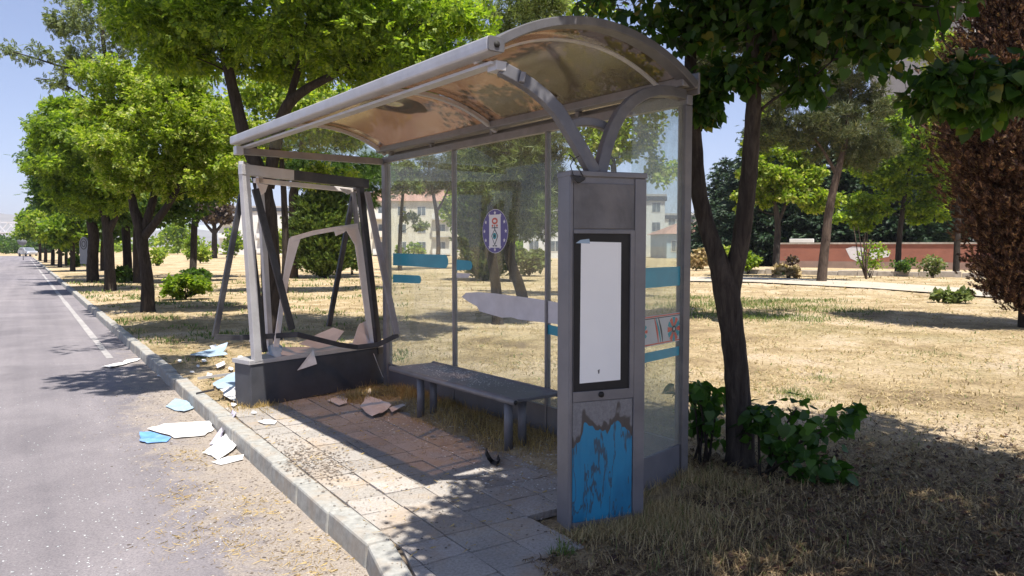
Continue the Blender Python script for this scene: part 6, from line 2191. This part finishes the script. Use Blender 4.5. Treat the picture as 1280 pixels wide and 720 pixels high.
b = gp(35, 320.5, -.14)
yaw = math.atan2(KD.y, KD.x) + pi + .35
fx = Vector((cos(yaw), sin(yaw), 0)); fy = Vector((-fx.y, fx.x, 0))
b = Vector((b.x, b.y, -.14))
def CF(a, c, z): return b + fx * a + fy * c + Vector((0, 0, z))
car = thing('parked_car', 'small silver car parked at the far end of the road', 'car', b)
side = [(-2.1, .35), (2.1, .35), (2.15, .75), (1.9, .95), (1.0, 1.05), (.35, 1.55), (-1.2, 1.6), (-1.9, 1.15), (-2.15, .95)]
m_ = MB(); m_.prism([CF(a, -.85, z) for a, z in side], fy * 1.7); m_.build('body', M['carpaint'], car, .06)
m_ = MB(); m_.prism([CF(a, -.856, z) for a, z in [(.85, 1.08), (.32, 1.47), (-1.15, 1.5), (-1.6, 1.12)]], fy * 1.712); m_.build('side_window', M['wglass'], car)
m_ = MB(); m_.prism([CF(1.03, -.7, 1.06), CF(.43, -.68, 1.53), CF(.43, .68, 1.53), CF(1.03, .7, 1.06)], fx * .02); m_.build('windscreen', M['wglass'], car)
for a in (-1.3, 1.3):
    for c in (-.84, .84):
        m_ = MB(); m_.tube([CF(a, c - .09, .32), CF(a, c + .09, .32)], .32, 18); m_.build('wheel', M['rubber'], car)
for c in (-.6, .6):
    m_ = MB(); m_.fbox(CF, 2.1, 2.17, c - .16, c + .16, .68, .82); m_.build('headlight', M['emwhite'], car, .02)
sb = gp(33, 324, 0); sb = Vector((sb.x - .4, sb.y, 0))
rs_ = thing('round_sign', 'round grey sign on a thin post near the far parked car', 'sign', sb)
zc = P(33, 301, sb.y)[2]
m_ = MB(); m_.tube([sb + Vector((0, 0, -.2)), sb + Vector((0, 0, zc))], .05, 8); m_.build('post', M['signgrey'], rs_)
m_ = MB(); m_.tube([sb + Vector((-.0, -.12, zc)), sb + Vector((0, -.06, zc))], .62, 24); m_.build('disc', M['signgrey'], rs_)

Yb = 262.0
xl, xr = dp(-60, 300, Yb).x, dp(140, 300, Yb).x
br = thing('footbridge', 'pale steel truss footbridge crossing the far road', 'bridge', (xl + (xr - xl) / 2, Yb, 0))
zt, zb = P(20, 278, Yb)[2], P(20, 290.5, Yb)[2]
m_ = MB()
for y in (Yb - 1.4, Yb + 1.4):
    for z in (zt, zb):
        m_.bar((xl, y, z), (xr, y, z), .34, .25)
    x = xl; up_ = False
    while x < xr - .1:
        z0_, z1_ = (zt, zb) if up_ else (zb, zt)
        m_.bar((x, y, z0_), (min(xr, x + 3.0), y, z1_), .24, .2)
        x += 3.0; up_ = not up_
m_.build('truss', M['bridge'], br)
m_ = MB(); m_.hexa([Vector(p) for p in ((xl, Yb - 1.35, zb - .6), (xr, Yb - 1.35, zb - .6), (xr, Yb + 1.35, zb - .6), (xl, Yb + 1.35, zb - .6), (xl, Yb - 1.35, zb - .19), (xr, Yb - 1.35, zb - .19), (xr, Yb + 1.35, zb - .19), (xl, Yb + 1.35, zb - .19))]); m_.build('deck', M['bridge'], br)
for x in (xl + 3, xr - 3):
    m_ = MB(); m_.bar((x, Yb, -.3), (x, Yb, zb - .61), 1.2, 1.0, Vector((1, 0, 0))); m_.build('pier', M['bridge'], br)

# ------------------------------------------------------------------ air
m, n, l = new_mat('haze_air')
pv_ = n.new('ShaderNodeVolumePrincipled')
pv_.inputs['Color'].default_value = (0.90, 0.92, 1.0, 1)
pv_.inputs['Density'].default_value = 0.00021
pv_.inputs['Anisotropy'].default_value = 0.2
o_ = n.new('ShaderNodeOutputMaterial')
l.new(pv_.outputs[0], o_.inputs['Volume'])
mb = MB()
x0, x1, y0, y1, z0, z1 = -9500, 9500, -9500, 9500, -3.5, 260
mb.hexa([Vector(p) for p in ((x0, y0, z0), (x1, y0, z0), (x1, y1, z0), (x0, y1, z0), (x0, y0, z1), (x1, y0, z1), (x1, y1, z1), (x0, y1, z1))])
hz_ = mb.build('haze', m, kind='stuff')
hz_['label'] = 'thin pale air veiling the far hills'
